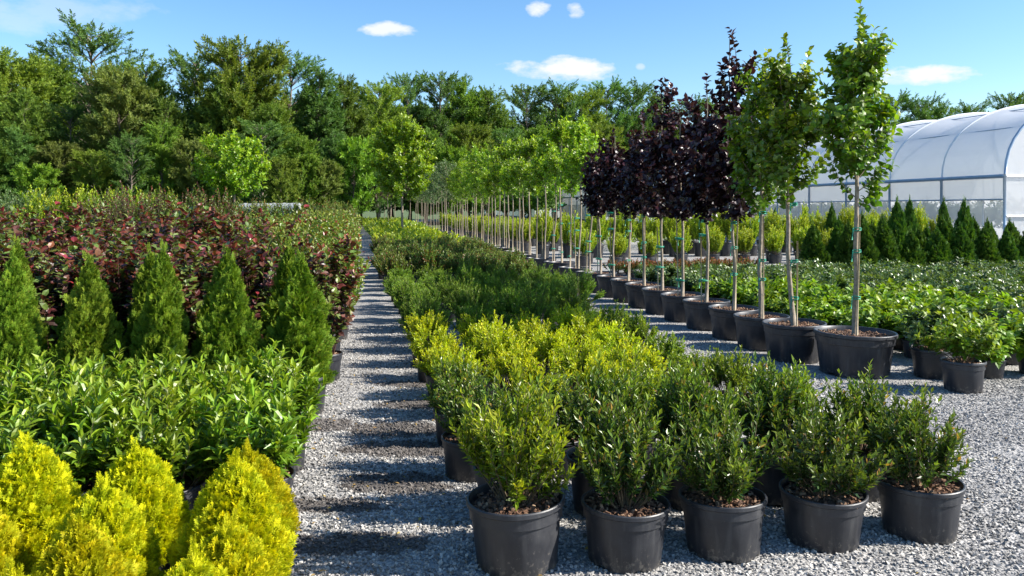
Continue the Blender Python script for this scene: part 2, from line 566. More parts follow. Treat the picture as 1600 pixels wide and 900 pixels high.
def ground_mat(dark_spots):
    m, nt, out = new_mat('grey_gravel_ground')
    L = nt.links
    geo = N_(nt, 'ShaderNodeNewGeometry')
    pos = geo.outputs['Position']
    v1 = N_(nt, 'ShaderNodeTexVoronoi')
    v1.inputs['Scale'].default_value = 62
    L.new(pos, v1.inputs['Vector'])
    v2 = N_(nt, 'ShaderNodeTexVoronoi')
    v2.inputs['Scale'].default_value = 30
    L.new(pos, v2.inputs['Vector'])
    big = N_(nt, 'ShaderNodeTexNoise')
    big.inputs['Scale'].default_value = 1.1
    big.inputs['Detail'].default_value = 6
    L.new(pos, big.inputs['Vector'])
    sep = N_(nt, 'ShaderNodeSeparateColor')
    L.new(v1.outputs['Color'], sep.inputs[0])
    sep2 = N_(nt, 'ShaderNodeSeparateColor')
    L.new(v2.outputs['Color'], sep2.inputs[0])
    c1 = ramp(nt, sep.outputs[0], [(0, (.14, .139, .14)), (.35, (.28, .278, .274)), (.7, (.43, .42, .405)), (1, (.58, .56, .53))])
    c2 = ramp(nt, sep2.outputs[1], [(0, (.18, .18, .185)), (.5, (.31, .31, .305)), (1, (.48, .465, .445))])
    c = mixc(nt, .35, c1, c2)
    c = mixc(nt, 1.0, c, ramp(nt, big.outputs[0], [(.3, (.72, .71, .70)), (.7, (1.10, 1.08, 1.05))]), 'MULTIPLY')
    mask = dark_spot_mask(nt, pos, dark_spots)
    dark_tone = mixc(nt, sep.outputs[2], (.055, .046, .040), (.15, .13, .115))
    c = mixc(nt, math_(nt, 'MULTIPLY', mask, .9), c, dark_tone)
    p = N_(nt, 'ShaderNodeBsdfPrincipled')
    L.new(c, p.inputs['Base Color'])
    p.inputs['Roughness'].default_value = .85
    p.inputs['Specular IOR Level'].default_value = .3
    b = N_(nt, 'ShaderNodeBump')
    b.inputs['Strength'].default_value = .9
    b.inputs['Distance'].default_value = .012
    b.invert = True
    L.new(math_(nt, 'ADD', v1.outputs['Distance'], math_(nt, 'MULTIPLY', v2.outputs['Distance'], .8)), b.inputs['Height'])
    L.new(b.outputs[0], p.inputs['Normal'])
    L.new(p.outputs[0], out.inputs[0])
    return m


def film_mat(name, alpha, col, trans=.5, wr=.25):
    m, nt, out = new_mat(name)
    L = nt.links
    geo = N_(nt, 'ShaderNodeNewGeometry')
    no = N_(nt, 'ShaderNodeTexNoise')
    no.inputs['Scale'].default_value = .55
    no.inputs['Detail'].default_value = 5
    L.new(geo.outputs['Position'], no.inputs['Vector'])
    c = mixc(nt, no.outputs[0], tuple(x * .92 for x in col), col)
    p = N_(nt, 'ShaderNodeBsdfPrincipled')
    L.new(c, p.inputs['Base Color'])
    p.inputs['Roughness'].default_value = .32
    b = N_(nt, 'ShaderNodeBump')
    b.inputs['Strength'].default_value = wr
    b.inputs['Distance'].default_value = .12
    L.new(no.outputs[0], b.inputs['Height'])
    L.new(b.outputs[0], p.inputs['Normal'])
    tr = N_(nt, 'ShaderNodeBsdfTranslucent')
    L.new(c, tr.inputs['Color'])
    tp = N_(nt, 'ShaderNodeBsdfTransparent')
    m1 = N_(nt, 'ShaderNodeMixShader')
    m1.inputs[0].default_value = trans
    L.new(p.outputs[0], m1.inputs[1])
    L.new(tr.outputs[0], m1.inputs[2])
    m2 = N_(nt, 'ShaderNodeMixShader')
    m2.inputs[0].default_value = alpha
    L.new(m1.outputs[0], m2.inputs[1])
    L.new(tp.outputs[0], m2.inputs[2])
    L.new(m2.outputs[0], out.inputs[0])
    return m


M['film_roof'] = film_mat('white_film_roof', .04, (.93, .935, .945), .4)
M['film_side'] = film_mat('clear_film_side', .40, (.80, .82, .84), .45)
M['film_band'] = film_mat('rolled_film_band', .08, (.82, .83, .84), .5)


# ------------------------------------------------------------------ pots and soil
def pot_mesh(R, H, seg=48, notch=True, ribs=False):
    prof = [(.0, .012), (.70, .012), (.80, 0), (.815, .02), (.90, .70), (.905, .74), (.945, .75), (.955, .90), (.985, .915), (1.0, .925),
            (1.0, .985), (.985, 1.0), (.955, 1.0), (.94, .985), (.915, .88), (.90, .78)]
    g = Geo()
    V, rows = [], []
    for (r, z) in prof[1:]:
        row = []
        for i in range(seg):
            a = i / seg * pi2
            rr, zz = r * R, z * H
            if notch and r in (.80, .815) and (i % 8) in (0, 1):
                zz = H * (.055 if r == .80 else .075)
            if ribs and .80 < r < .91 and (i % 8) in (3, 4):
                rr *= 1.022
            row.append(len(V))
            V.append((rr * math.cos(a), rr * math.sin(a), zz))
        rows.append(row)
    Fc = []
    for a, b in zip(rows[:-1], rows[1:]):
        for i in range(seg):
            Fc.append([a[i], a[(i + 1) % seg], b[(i + 1) % seg], b[i]])
    g.add(V, Fc)
    me = g.mesh('nursery_pot', M['pot'], smooth=True)
    try:
        me.set_sharp_from_angle(angle=math.radians(35))
    except Exception:
        pass
    return me


def soil_mesh(R, H, seed, chips=220):
    rng = np.random.RandomState(seed)
    g = Geo()
    V, Fc = [(0, 0, H * .9)], []
    rings, seg = 7, 28
    for k in range(1, rings + 1):
        for i in range(seg):
            a = i / seg * pi2
            r = R * .915 * k / rings
            V.append((r * math.cos(a), r * math.sin(a), H * .9 - .012 * (k / rings) ** 2 + (rng.uniform(-.007, .007) if k < rings else 0)))
    tri = [[0, 1 + i, 1 + (i + 1) % seg] for i in range(seg)]
    for k in range(rings - 1):
        for i in range(seg):
            a, b = 1 + k * seg + i, 1 + k * seg + (i + 1) % seg
            Fc.append([a, a + seg, b + seg, b])
    base = g.n
    g.add(V, np.array(Fc))
    g.F.append(np.array(tri)); g.M.append(np.zeros(len(tri), np.int32))
    if chips:
        n = chips
        r = R * .88 * np.sqrt(rng.uniform(0, 1, n))
        a = rng.uniform(0, pi2, n)
        P = np.stack([r * np.cos(a), r * np.sin(a), H * .9 + rng.uniform(-.004, .006, n)], -1)
        T = np.array([[-.5, 0, 0], [.5, 0, 0], [.5, 1, 0], [-.5, 1, 0], [-.35, .1, .3], [.35, .1, .3], [.35, .9, .3], [-.35, .9, .3]])
        Fb = np.array([[4, 5, 6, 7], [0, 1, 5, 4], [1, 2, 6, 5], [2, 3, 7, 6], [3, 0, 4, 7]])
        d = rnd_dir(rng, n)
        d[:, 2] *= .3
        nn = nrm(np.array([0, 0, 1.]) + rnd_dir(rng, n) * .4)
        v, f = place(T, Fb, P, d, nn, rng.uniform(.012, .034, n), .45)
        g.add(v, f, 0, 1)
    return g.mesh('mulch', [M['soil'], M['chips']])


POTS = {}


def pot_parts(root, R, H, key, seed=1, chips=220, soil=True, ribs=False, notch=True):
    if key not in POTS:
        POTS[key] = (pot_mesh(R, H, ribs=ribs, notch=notch), soil_mesh(R, H, seed, chips) if soil else None)
    pm, sm = POTS[key]
    obj('pot', pm, root)
    if sm:
        obj('soil', sm, root)


# ------------------------------------------------------------------ shrub generators
T_SIMPLE, T_BROAD, T_CLUSTER = tmpl_simple(), tmpl_broad(), tmpl_cluster(3, 6)
T_FROND, T_FROND2 = tmpl_frond(True, 5), tmpl_frond(False, 5)


def dome_mains(rng, n, H, R, z0, base_r, lift=.55, hmin=.35, sq=.5):
    rho = np.sqrt(rng.uniform(0, 1, n))
    a = rng.uniform(0, pi2, n)
    top = (1 - rho ** 2.2 * .75) ** sq
    h = top * rng.uniform(hmin, 1.0, n) ** .6
    e = np.stack([R * rho * np.cos(a), R * rho * np.sin(a), z0 + H * h], -1)
    b = np.stack([base_r * rho * np.cos(a), base_r * rho * np.sin(a), np.full(n, z0)], -1)
    m = b + (e - b) * np.array([lift, lift, .45])
    return bez(b, m, e, 7)


def shrub(kind, seed, H, R, z0, n_main, n_twig, n_leaf, L, W, twigL, mat, tm=None, a0=1.0, a1=.45, twig_mat='twig', up=.55, out=.5,
          base_r=.06, hmin=.35, t0=.35, ypow=2.0, low_dark=True, stems=True, sq=.5, jit=.3, bend=.25, ymin=0.0, stem_r=.004):
    rng = np.random.RandomState(seed)
    mains = dome_mains(rng, n_main, H, R, z0, base_r, hmin=hmin, sq=sq)
    tw, t = twigs(rng, mains, n_twig, twigL, t0=t0, up=up, out=out, bend=bend)
    tipz = np.clip((tw[:, -1, 2] - z0) / H, 0, 1)
    rad = np.linalg.norm(tw[:, -1, :2], axis=1) / R
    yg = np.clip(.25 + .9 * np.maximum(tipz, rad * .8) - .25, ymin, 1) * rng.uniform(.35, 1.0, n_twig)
    g = Geo()
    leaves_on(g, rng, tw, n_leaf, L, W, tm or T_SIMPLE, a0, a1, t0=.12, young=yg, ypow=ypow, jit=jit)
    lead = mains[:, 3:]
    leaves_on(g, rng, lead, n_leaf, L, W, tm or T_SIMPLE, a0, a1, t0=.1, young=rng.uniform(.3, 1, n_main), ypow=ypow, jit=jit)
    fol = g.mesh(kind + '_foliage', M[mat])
    st = None
    if stems:
        s = Geo()
        v, f = tubes(mains, np.linspace(1, .35, 7)[None] * stem_r * rng.uniform(.8, 1.3, (n_main, 1)), 4)
        s.add(v, f)
        v, f = tubes(tw, stem_r * .35, 3)
        s.add(v, f)
        st = s.mesh(kind + '_stems', M[twig_mat], smooth=True)
    return fol, st


def conifer(kind, seed, H, R, z0, n, L, mat, tm, shape='cone', inner=.45, ybias=0.0, up=.8, tw=.55, stems=True, lumps=0.0):
    rng = np.random.RandomState(seed)
    h = rng.uniform(0, 1, n * 3)
    prof = (lambda h: np.clip(1 - h, 0, 1) ** .70 * np.clip(.62 + h * 2.2, 0, 1)) if shape == 'cone' else \
        (lambda h: np.sqrt(np.clip(1 - ((h - .32) / .70) ** 2, 0, 1))) if shape == 'ovoid' else (lambda h: np.clip(1 - h ** 1.25, 0, 1) ** .50 * np.clip(.84 + h * .8, 0, 1.06)) if shape == 'bud' else \
        (lambda h: np.clip(1 - h, 0, 1) ** .62 * np.clip(.7 + h * 1.6, 0, 1))
    keep = rng.uniform(0, 1, n * 3) < prof(h) * .95 + .05
    h = h[keep][:n]
    n = len(h)
    a = rng.uniform(0, pi2, n)
    lump = 1 + lumps * np.sin(a * 3 + h * 7 + seed) + lumps * .7 * np.sin(a * 5 - h * 13 + seed * 2)
    q = 1 - inner * rng.uniform(0, 1, n) ** 2.0
    r = prof(h) * R * q * lump * (1 + .22 * (rng.uniform(0, 1, n) < .16) * rng.uniform(.3, 1, n))
    P = np.stack([r * np.cos(a), r * np.sin(a), z0 + H * h * .97], -1)
    rad = np.stack([np.cos(a), np.sin(a), np.zeros(n)], -1)
    D = nrm(rad * (.75 - .5 * h[:, None]) + np.array([0, 0, up]) + rnd_dir(rng, n) * .35)
    tang = np.stack([-np.sin(a), np.cos(a), np.zeros(n)], -1)
    sp = rng.uniform(0, pi2, n)[:, None]
    Nn = tang * np.cos(sp) + np.cross(D, tang) * np.sin(sp)
    S = L * rng.uniform(.65, 1.25, n) * (.8 + .3 * (1 - h))
    P = P - D * (S * .5)[:, None]
    v, f = place(tm[0], tm[1], P, D, Nn, S, 1.0)
    yl = np.clip((q - .62) * 2.2, 0, 1) * rng.uniform(.2, 1, n) + ybias
    k = len(tm[0])
    y = np.repeat(yl, k) * (.25 + .75 * np.tile(np.clip(tm[0][:, 1], 0, 1), n))
    g = Geo()
    g.add(v, f, np.clip(y, 0, 1))
    # leader
    for i in range(6):
        d = nrm(np.array([[rng.uniform(-.25, .25), rng.uniform(-.25, .25), 1]]))
        v, f = place(tm[0], tm[1], np.array([[rng.uniform(-.02, .02), rng.uniform(-.02, .02), z0 + H * (.88 + .02 * i)]]), d, rnd_dir(rng, 1), np.array([L * 1.1]), .5)
        g.add(v, f, np.full(len(v), .35 + ybias))
    fol = g.mesh(kind + '_foliage', M[mat])
    s = Geo()
    tube1(s, [(0, 0, z0 - .02), (0.004, 0, z0 + H * .4), (0, 0, z0 + H * .93)], [.018, .012, .003], 6)
    nb = 26
    hb = rng.uniform(.03, .85, nb)
    ab = rng.uniform(0, pi2, nb)
    rb = prof(hb) * R * .7
    b = np.stack([0 * hb, 0 * hb, z0 + H * hb * .9], -1)
    e = np.stack([rb * np.cos(ab), rb * np.sin(ab), z0 + H * (hb * .9 + .07)], -1)
    v, f = tubes(bez(b, (b + e) / 2, e, 4), .004, 4)
    s.add(v, f)
    return fol, s.mesh(kind + '_stems', M['twig'], smooth=True)


def shrub_kind(name, builder, R, H, key, chips=120, part='foliage', soil=True):
    def make(k):
        root = bpy.data.objects.new(name, None)
        COL.objects.link(root)
        root.empty_display_size = .2
        pot_parts(root, R, H, key, seed=3, chips=chips, soil=soil)
        fol, st = builder(k)
        obj('foliage', fol, root)
        if st is not None:
            obj('stems', st, root)
        return root
    return make


# ------------------------------------------------------------------ kinds of potted plants
def B_box(k):
    H, R = [.53, .42, .44, .40, .45, .44][k], [.225, .225, .235, .24, .25, .235][k]
    return shrub('box', 10 + k, H, R, .235, 48, 330, 11, .042, .40, .115, 'box_bright' if k == 0 else 'box', a0=1.0, a1=.45, up=.8, out=.4, base_r=.05, hmin=.12, t0=.25, ypow=1.6, sq=.5)


def B_green(k):
    return shrub('green', 20 + k, .36, .225, .23, 40, 280, 12, .036, .38, .10, 'green_shrub', up=.55, base_r=.08, hmin=.3, ypow=1.4)


def B_gold(k):
    return shrub('gold', 30 + k, [.38, .32, .40, .35][k], .235, .23, 44, 320, 12, .038, .40, .11, 'gold_shrub', up=.45, out=.6, base_r=.08, hmin=.35, ypow=1.0, ymin=.3, sq=.7)


def B_juniper(k):
    return shrub('juniper', 40 + k, [.40, .34, .44, .36][k], [.28, .26, .31, .27][k], .19, 54, 480, 13, .034, .30, .11, 'juniper', a0=.9, a1=.4, up=.35, out=.8, base_r=.09, hmin=.3, ypow=1.0, jit=.5, sq=.8)


def B_dull(k):
    return shrub('dull', 50 + k, [.46, .38, .54, .42][k], [.28, .26, .31, .27][k], .19, 44, 340, 11, .046, .44, .13, 'dull', up=.5, base_r=.1, hmin=.3)


def B_laurel(k):
    return shrub('laurel', 60 + k, .44, .26, .18, 34, 120, 11, .084, .34, .14, 'laurel', tm=T_BROAD, a0=1.05, a1=.5, up=.9, out=.35, base_r=.09, hmin=.3, ypow=1.3, t0=.3, jit=.25, twig_mat='twig')


def B_nine(k):
    H = [1.28, 1.40, 1.22, 1.34][k]
    return shrub('dark_shrub', 70 + k, H, .36, .26, 30, 180, 11, .090, .62, .22, 'nine', tm=T_BROAD, a0=1.2, a1=.8, up=.5, out=.55, base_r=.12, hmin=.3, t0=.22, twig_mat='red_twig', sq=.3, jit=.5, stem_r=.005, ypow=1.8)


def B_nine_green(k):
    return shrub('red_tipped', 80 + k, 1.32, .34, .26, 30, 230, 12, .062, .55, .20, 'nine_green', tm=T_SIMPLE, a0=1.15, a1=.7, up=.5, out=.55, base_r=.12, hmin=.3, t0=.2, twig_mat='red_twig', sq=.3, jit=.5)


def B_gthuja(k):
    return conifer('golden_thuja', 90 + k, .43 + .02 * (k % 3), .185, .16, 2700, .078, 'golden_thuja', T_FROND, 'bud', inner=.32, up=.75, lumps=.03, ybias=.13)


def B_arbor(k):
    return conifer('arborvitae', 100 + k, [1.05, .98, 1.12, 1.02][k], [.235, .265, .22, .25][k], .25, 2700, .095, 'arbor', T_FROND, 'cone', inner=.6, up=.8, lumps=.24, ybias=.05)


def B_arbor_dark(k):
    return conifer('dark_arborvitae', 110 + k, 1.15, .36, .20, 1700, .15, 'arbor_dark', T_FROND2, 'egg', inner=.5, up=.8, lumps=.16)


def B_peren(k):
    return shrub('perennial', 120 + k, .30, .27, .16, 34, 70, 8, .095, .62, .12, 'peren', tm=T_BROAD, a0=1.3, a1=.9, up=.6, out=.5, base_r=.1, hmin=.4, t0=.4, sq=.35, jit=.35)


def B_peren_dark(k):
    return shrub('dark_perennial', 130 + k, .30, .27, .16, 34, 90, 9, .075, .55, .12, 'peren_dark', tm=T_BROAD, a0=1.3, a1=.9, up=.6, out=.5, base_r=.1, hmin=.4, t0=.4, sq=.35, jit=.45)


def B_glossy(k):
    return shrub('glossy', 140 + k, .42, .26, .24, 22, 80, 8, .07, .55, .12, 'peren_dark' if k == 0 else 'green_shrub', tm=T_BROAD, a0=1.2, a1=.7, up=.4, out=.5, base_r=.02, hmin=.15, t0=.3, jit=.4)


def B_yellow(k):
    return shrub('yellow_shrub', 150 + k, .92, .34, .28, 40, 420, 11, .060, .46, .16, 'yellow_shrub', up=.7, out=.4, base_r=.1, hmin=.25, t0=.25, ypow=1.2, sq=.35)


def B_flower(k):
    return shrub('flower', 160 + k, .26, .24, .14, 24, 120, 9, .045, .5, .08, 'flower', up=.8, base_r=.08, hmin=.5, ypow=3.0)


K_box = Kind(shrub_kind('box_shrub', B_box, .215, .275, 'p33', 260), 6, 1)
K_green = Kind(shrub_kind('green_shrub', B_green, .19, .27, 'p27', 120), 3, 2)
K_gold = Kind(shrub_kind('golden_leaf_shrub', B_gold, .19, .27, 'p27', 120), 4, 3)
K_jun = Kind(shrub_kind('juniper_shrub', B_juniper, .18, .24, 'p28', 0), 4, 4)
K_dull = Kind(shrub_kind('bronze_shrub', B_dull, .19, .26, 'p26', 0), 4, 5)
K_laurel = Kind(shrub_kind('laurel_shrub', B_laurel, .19, .25, 'p25', 100), 4, 6)
K_nine = Kind(shrub_kind('dark_leaf_shrub', B_nine, .20, .30, 'p30', 120), 4, 7)
K_nineg = Kind(shrub_kind('red_tipped_shrub', B_nine_green, .20, .30, 'p30', 120), 3, 8)
K_gth = Kind(shrub_kind('golden_thuja', B_gthuja, .17, .20, 'p20', 100), 4, 9)
K_arb = Kind(shrub_kind('arborvitae', B_arbor, .20, .31, 'p31', 140), 4, 10)
K_arbd = Kind(shrub_kind('dark_arborvitae', B_arbor_dark, .22, .26, 'p26b', 0), 3, 11)
K_per = Kind(shrub_kind('leafy_perennial', B_peren, .17, .21, 'p21', 0), 4, 12)
K_perd = Kind(shrub_kind('dark_perennial', B_peren_dark, .17, .21, 'p21', 0), 4, 13)
K_glo = Kind(shrub_kind('glossy_shrub', B_glossy, .19, .28, 'p28g', 160), 2, 14)
K_yel = Kind(shrub_kind('yellow_shrub', B_yellow, .24, .34, 'p34', 0), 4, 15)
K_flo = Kind(shrub_kind('red_flower_pot', B_flower, .15, .16, 'p16', 0), 3, 16)


# ------------------------------------------------------------------ trees
def young_tree(name, seed, Ht, zc, R, n_br, n_tw, n_leaf, L, W, mat, z0=.36, tr=.02, tm=None, shape='col', spire=True, twigL=.2, steep=1.25, lead=1.0):
    rng = np.random.RandomState(seed)
    zs = np.linspace(z0, Ht * .97, 12)
    wob = np.cumsum(rng.normal(0, .012, (12, 2)), 0)
    wob -= wob[0]
    tp = np.concatenate([wob, zs[:, None]], 1)
    Hc = zc + (Ht - zc) * lead
    rad = np.interp(zs, [z0, z0 + .05, zc, Ht], [tr * 1.35, tr * 1.05, tr * .85, tr * .15])
    g = Geo()
    tube1(g, tp, rad, 10)
    trunk = g.mesh(name + '_trunk', M['trunk'], smooth=True)
    s = np.sort(rng.uniform(0, .93, n_br))
    if shape == 'col':
        prof = np.interp(s, [0, .12, .35, .7, 1], [.55, .92, 1, .72, .25])
    else:
        prof = np.interp(s, [0, .25, .5, .8, 1], [.75, 1, .95, .65, .3])
    zb = zc + (Hc - zc) * s * .88
    bx = np.stack([np.interp(zb, zs, tp[:, 0]), np.interp(zb, zs, tp[:, 1]), zb], -1)
    a = np.arange(n_br) * 2.39996 + rng.uniform(-.4, .4, n_br)
    r = R * prof * rng.uniform(.75, 1.1, n_br)
    rise = r * steep * rng.uniform(.6, 1.2, n_br)
    rise = np.minimum(rise, Hc + .08 - zb)
    e = bx + np.stack([r * np.cos(a), r * np.sin(a), rise], -1)
    m = bx + np.stack([r * .55 * np.cos(a), r * .55 * np.sin(a), rise * .35], -1)
    br = bez(bx, m, e, 7)
    if spire:
        ns = 5
        zb2 = zc + (Ht - zc) * rng.uniform(.45, .75, ns)
        a2 = rng.uniform(0, pi2, ns)
        b2 = np.stack([.03 * np.cos(a2), .03 * np.sin(a2), zb2], -1)
        q = R * rng.uniform(.3, .75, ns)
        e2 = np.stack([q * np.cos(a2), q * np.sin(a2), np.minimum(zb2 + (Ht - zc) * rng.uniform(.2, .40, ns), Ht * .96 - (Ht - Hc) * rng.uniform(.2, 1, ns))], -1)
        br = np.concatenate([br, bez(b2, np.stack([q * .8 * np.cos(a2), q * .8 * np.sin(a2), (zb2 + e2[:, 2]) / 2], -1), e2, 7)])
    top = bez(np.array([[0, 0, Ht * .72 + zc * .28]]), np.array([[.01, 0, Ht * .88 + zc * .12]]), np.array([[wob[-1, 0], wob[-1, 1], Ht]]), 7)
    br = np.concatenate([br, top])
    w = np.linalg.norm(br[:, -1] - br[:, 0], axis=1) ** 1.2
    w[-1] *= .15 if lead < 1 else 1
    tw, t = twigs(rng, br, n_tw, twigL, t0=.12, t1=.95, up=.3, out=.55, along=.5, rand=.6, bend=.1, w=w / w.sum())
    g = Geo()
    yg = np.clip((tw[:, -1, 2] - zc) / (Ht - zc) * .7 + np.linalg.norm(tw[:, -1, :2], axis=1) / R * .45 - .15, 0, 1) * rng.uniform(.3, 1, n_tw)
    leaves_on(g, rng, tw, n_leaf, L, W, tm or T_BROAD, 1.25, .8, t0=.15, young=yg, ypow=1.0, jit=.7)
    leaves_on(g, rng, br, 12, L, W, tm or T_BROAD, 1.25, .75, t0=.2, young=rng.uniform(.2, 1, len(br)), ypow=1.5, jit=.5)
    crown = g.mesh(name + '_crown', M[mat])
    g = Geo()
    v, f = tubes(br, np.linspace(1, .3, 7)[None] * .007, 5)
    g.add(v, f)
    v, f = tubes(tw, .0022, 3)
    g.add(v, f)
    return trunk, crown, g.mesh(name + '_branches', M['trunk'] if mat != 'purple' else M['red_twig'], smooth=True)


def stake_mesh(h, r=.009):
    g = Geo()
    tube1(g, [(0, 0, .2), (0, 0, h * .5), (.006, .002, h)], r, 8)
    return g.mesh('bamboo_stake', M['stake'], smooth=True)


def tie_mesh(seed, a0):
    """a wrap of tape round trunk and stake with a loose tail"""
    rng = np.random.RandomState(seed)
    g = Geo()
    for j in range(2):
        n = 20
        t = np.linspace(0, 1, n) * pi2
        cx, cy = .036 * math.cos(a0), .036 * math.sin(a0)
        ex = np.array([math.cos(a0), math.sin(a0)])
        ey = np.array([-ex[1], ex[0]])
        loop = np.array([cx, cy])[None] + ex[None] * (np.cos(t) * .068)[:, None] + ey[None] * (np.sin(t) * .034)[:, None]
        pts = np.concatenate([loop, (np.sin(t + j * 2) * .006 + j * .02)[:, None]], 1)
        tube1(g, pts, .006, 5)
    tail = [(.04, -.03, .01), (.07, -.05, .02), (.085, -.055, -.03), (.08, -.06, -.08 - .04 * rng.rand())]
    tube1(g, tail, .006, 5)
    return g.mesh('green_tie', M['tie'], smooth=True)


TREE_SRC = {}


def put_tree(key, build, x, y, label, group, potR, potH, Ht, rz, ties=True, stake=True, name='potted_tree', cat='potted tree', chips=220):
    """a potted standard tree; crowns of one key share their meshes"""
    if key not in TREE_SRC:
        TREE_SRC[key] = build()
    trunk, crown, br = TREE_SRC[key]
    root = bpy.data.objects.new(name, None)
    COL.objects.link(root)
    root.location = (x, y, 0)
    root.rotation_euler = (.014 * math.sin(x * 31), .014 * math.sin(y * 23), rz)
    tag(root, label, cat, group)
    pot_parts(root, potR, potH, 'tp%.2f' % potR, seed=5, chips=chips, ribs=True)
    obj('trunk', trunk, root)
    obj('crown', crown, root)
    obj('branches', br, root)
    if stake:
        sk = 'stake'
        if sk not in TREE_SRC:
            TREE_SRC[sk] = stake_mesh(1.75)
        a0 = PI - rz + .5 + 1.1 * math.sin(y * 17)
        st = obj('stake', TREE_SRC[sk], root, (.072 * math.cos(a0), .072 * math.sin(a0), 0))
        st.rotation_euler = (.02 * math.sin(y * 5), .02 * math.cos(x * 9), 0)
        st.scale = (1, 1, .9 + .14 * math.sin(y * 11))
        if ties:
            for q, z in enumerate((.72, 1.18, 1.60)):
                kk = 'tie%d' % q
                if kk not in TREE_SRC:
                    TREE_SRC[kk] = tie_mesh(q, 0)
                obj('tie', TREE_SRC[kk], root, (0, 0, z + .13 * math.sin(x * 9 + q * 2.2)), a0)
    return root


def forest_tree(name, seed, H, R, mat, n_limb=90, n_tw=1550, n_spray=11, spray=.30, shape='poplar', zc=.06, lean=.0, up=.5):
    rng = np.random.RandomState(seed)
    zs = np.linspace(0, H * .96, 14)
    wob = np.cumsum(rng.normal(0, H * .004, (14, 2)), 0)
    wob -= wob[0]
    tp = np.concatenate([wob, zs[:, None]], 1)
    g = Geo()
    tube1(g, tp, np.interp(zs, [0, H * .03, H * .5, H], [H * .018, H * .013, H * .008, .02]), 9)
    s = np.sort(rng.uniform(0, 1, n_limb) ** .9)
    if shape == 'poplar':
        prof = np.interp(s, [0, .12, .3, .6, .85, 1], [.75, .95, 1, .80, .45, .10])
    elif shape == 'cone':
        prof = np.interp(s, [0, .1, .3, .6, .85, 1], [.9, 1, .9, .6, .28, .06])
    elif shape == 'high':
        prof = np.interp(s, [0, .15, .45, .75, 1], [.45, .8, 1, .85, .35])
    else:
        prof = np.interp(s, [0, .2, .5, .8, 1], [.7, 1, 1, .8, .3])
    zb = H * (zc + (.97 - zc) * s)
    b = np.stack([np.interp(zb, zs, tp[:, 0]), np.interp(zb, zs, tp[:, 1]), zb], -1)
    a = np.arange(n_limb) * 2.39996 + rng.uniform(-.5, .5, n_limb)
    r = R * prof * rng.uniform(.68, 1.06, n_limb)
    rise = np.minimum(r * (up + .45 * s) * rng.uniform(.6, 1.4, n_limb), np.maximum(H - zb, .1) * rng.uniform(.45, 1.0, n_limb))
    e = b + np.stack([r * np.cos(a), r * np.sin(a), rise], -1)
    m = b + np.stack([r * .5 * np.cos(a), r * .5 * np.sin(a), rise * .75], -1)
    br = bez(b, m, e, 7)
    v, f = tubes(br, np.linspace(1, .25, 7)[None] * (H * .0035) * rng.uniform(.6, 1.2, (n_limb, 1)), 5)
    g.add(v, f)
    trunk = g.mesh(name + '_trunk', M['bark'], smooth=True)
    w = r ** 1.3
    tw, t = twigs(rng, br, n_tw, H * .055 + .25, t0=.15, t1=1.0, up=.5, out=.45, along=.55, rand=.55, bend=.06, w=w / w.sum())
    g = Geo()
    yg = np.clip(np.linalg.norm(tw[:, -1, :2], axis=1) / R * .5 + tw[:, -1, 2] / H * .6 - .25, 0, 1) * rng.uniform(.1, 1, n_tw)
    leaves_on(g, rng, tw, n_spray, spray, .8, T_CLUSTER, 1.1, .6, t0=.1, young=yg, ypow=.8, jit=.8)
    leaves_on(g, rng, tw[:, -2:], 3, spray, .8, T_CLUSTER, .5, .2, t0=.5, young=yg, ypow=.5, jit=.5)
    leaves_on(g, rng, br[:, 3:], 5, spray, .8, T_CLUSTER, 1.0, .5, t0=.2, young=rng.uniform(.1, .8, n_limb), ypow=.6, jit=.7)
    crown = g.mesh(name + '_crown', M[mat])
    return trunk, crown


class FKind:
    def __init__(s, name, **kw):
        s.name, s.kw, s.src = name, kw, None

    def put(s, x, y, H, label, group, rz, wid=1.0, cat='tree'):
        if s.src is None:
            s.src = forest_tree(s.name, **s.kw)
        h0 = s.kw['H']
        root = bpy.data.objects.new(s.name, None)
        COL.objects.link(root)
        root.location = (x, y, 0)
        root.rotation_euler = (0, 0, rz)
        root.scale = (H / h0 * wid, H / h0 * wid, H / h0)
        tag(root, label, cat, group)
        obj('trunk', s.src[0], root)
        obj('crown', s.src[1], root)
        return root


FK = [FKind('woodland_tree', seed=1, H=14, R=2.9, mat='forest0', shape='poplar'),
      FKind('woodland_tree', seed=2, H=14, R=3.2, mat='forest1', shape='round', zc=.12),
      FKind('woodland_tree', seed=3, H=15, R=2.5, mat='forest2', shape='cone', up=.45),
      FKind('woodland_tree', seed=4, H=13, R=2.8, mat='forest3', shape='high', zc=.16),
      FKind('woodland_tree', seed=5, H=15, R=3.3, mat='forest4', shape='high', zc=.2, n_limb=70, n_tw=560),
      FKind('woodland_tree', seed=6, H=14, R=2.6, mat='forest5', shape='poplar', up=.8),
      FKind('woodland_tree', seed=7, H=7, R=2.3, mat='forest6', shape='round', zc=.05, n_tw=460, spray=.34)]

# ------------------------------------------------------------------ bed right of the path
rg = np.random.RandomState(77)


def jit(s=.03):
    return rg.uniform(-s, s), rg.uniform(-s, s)


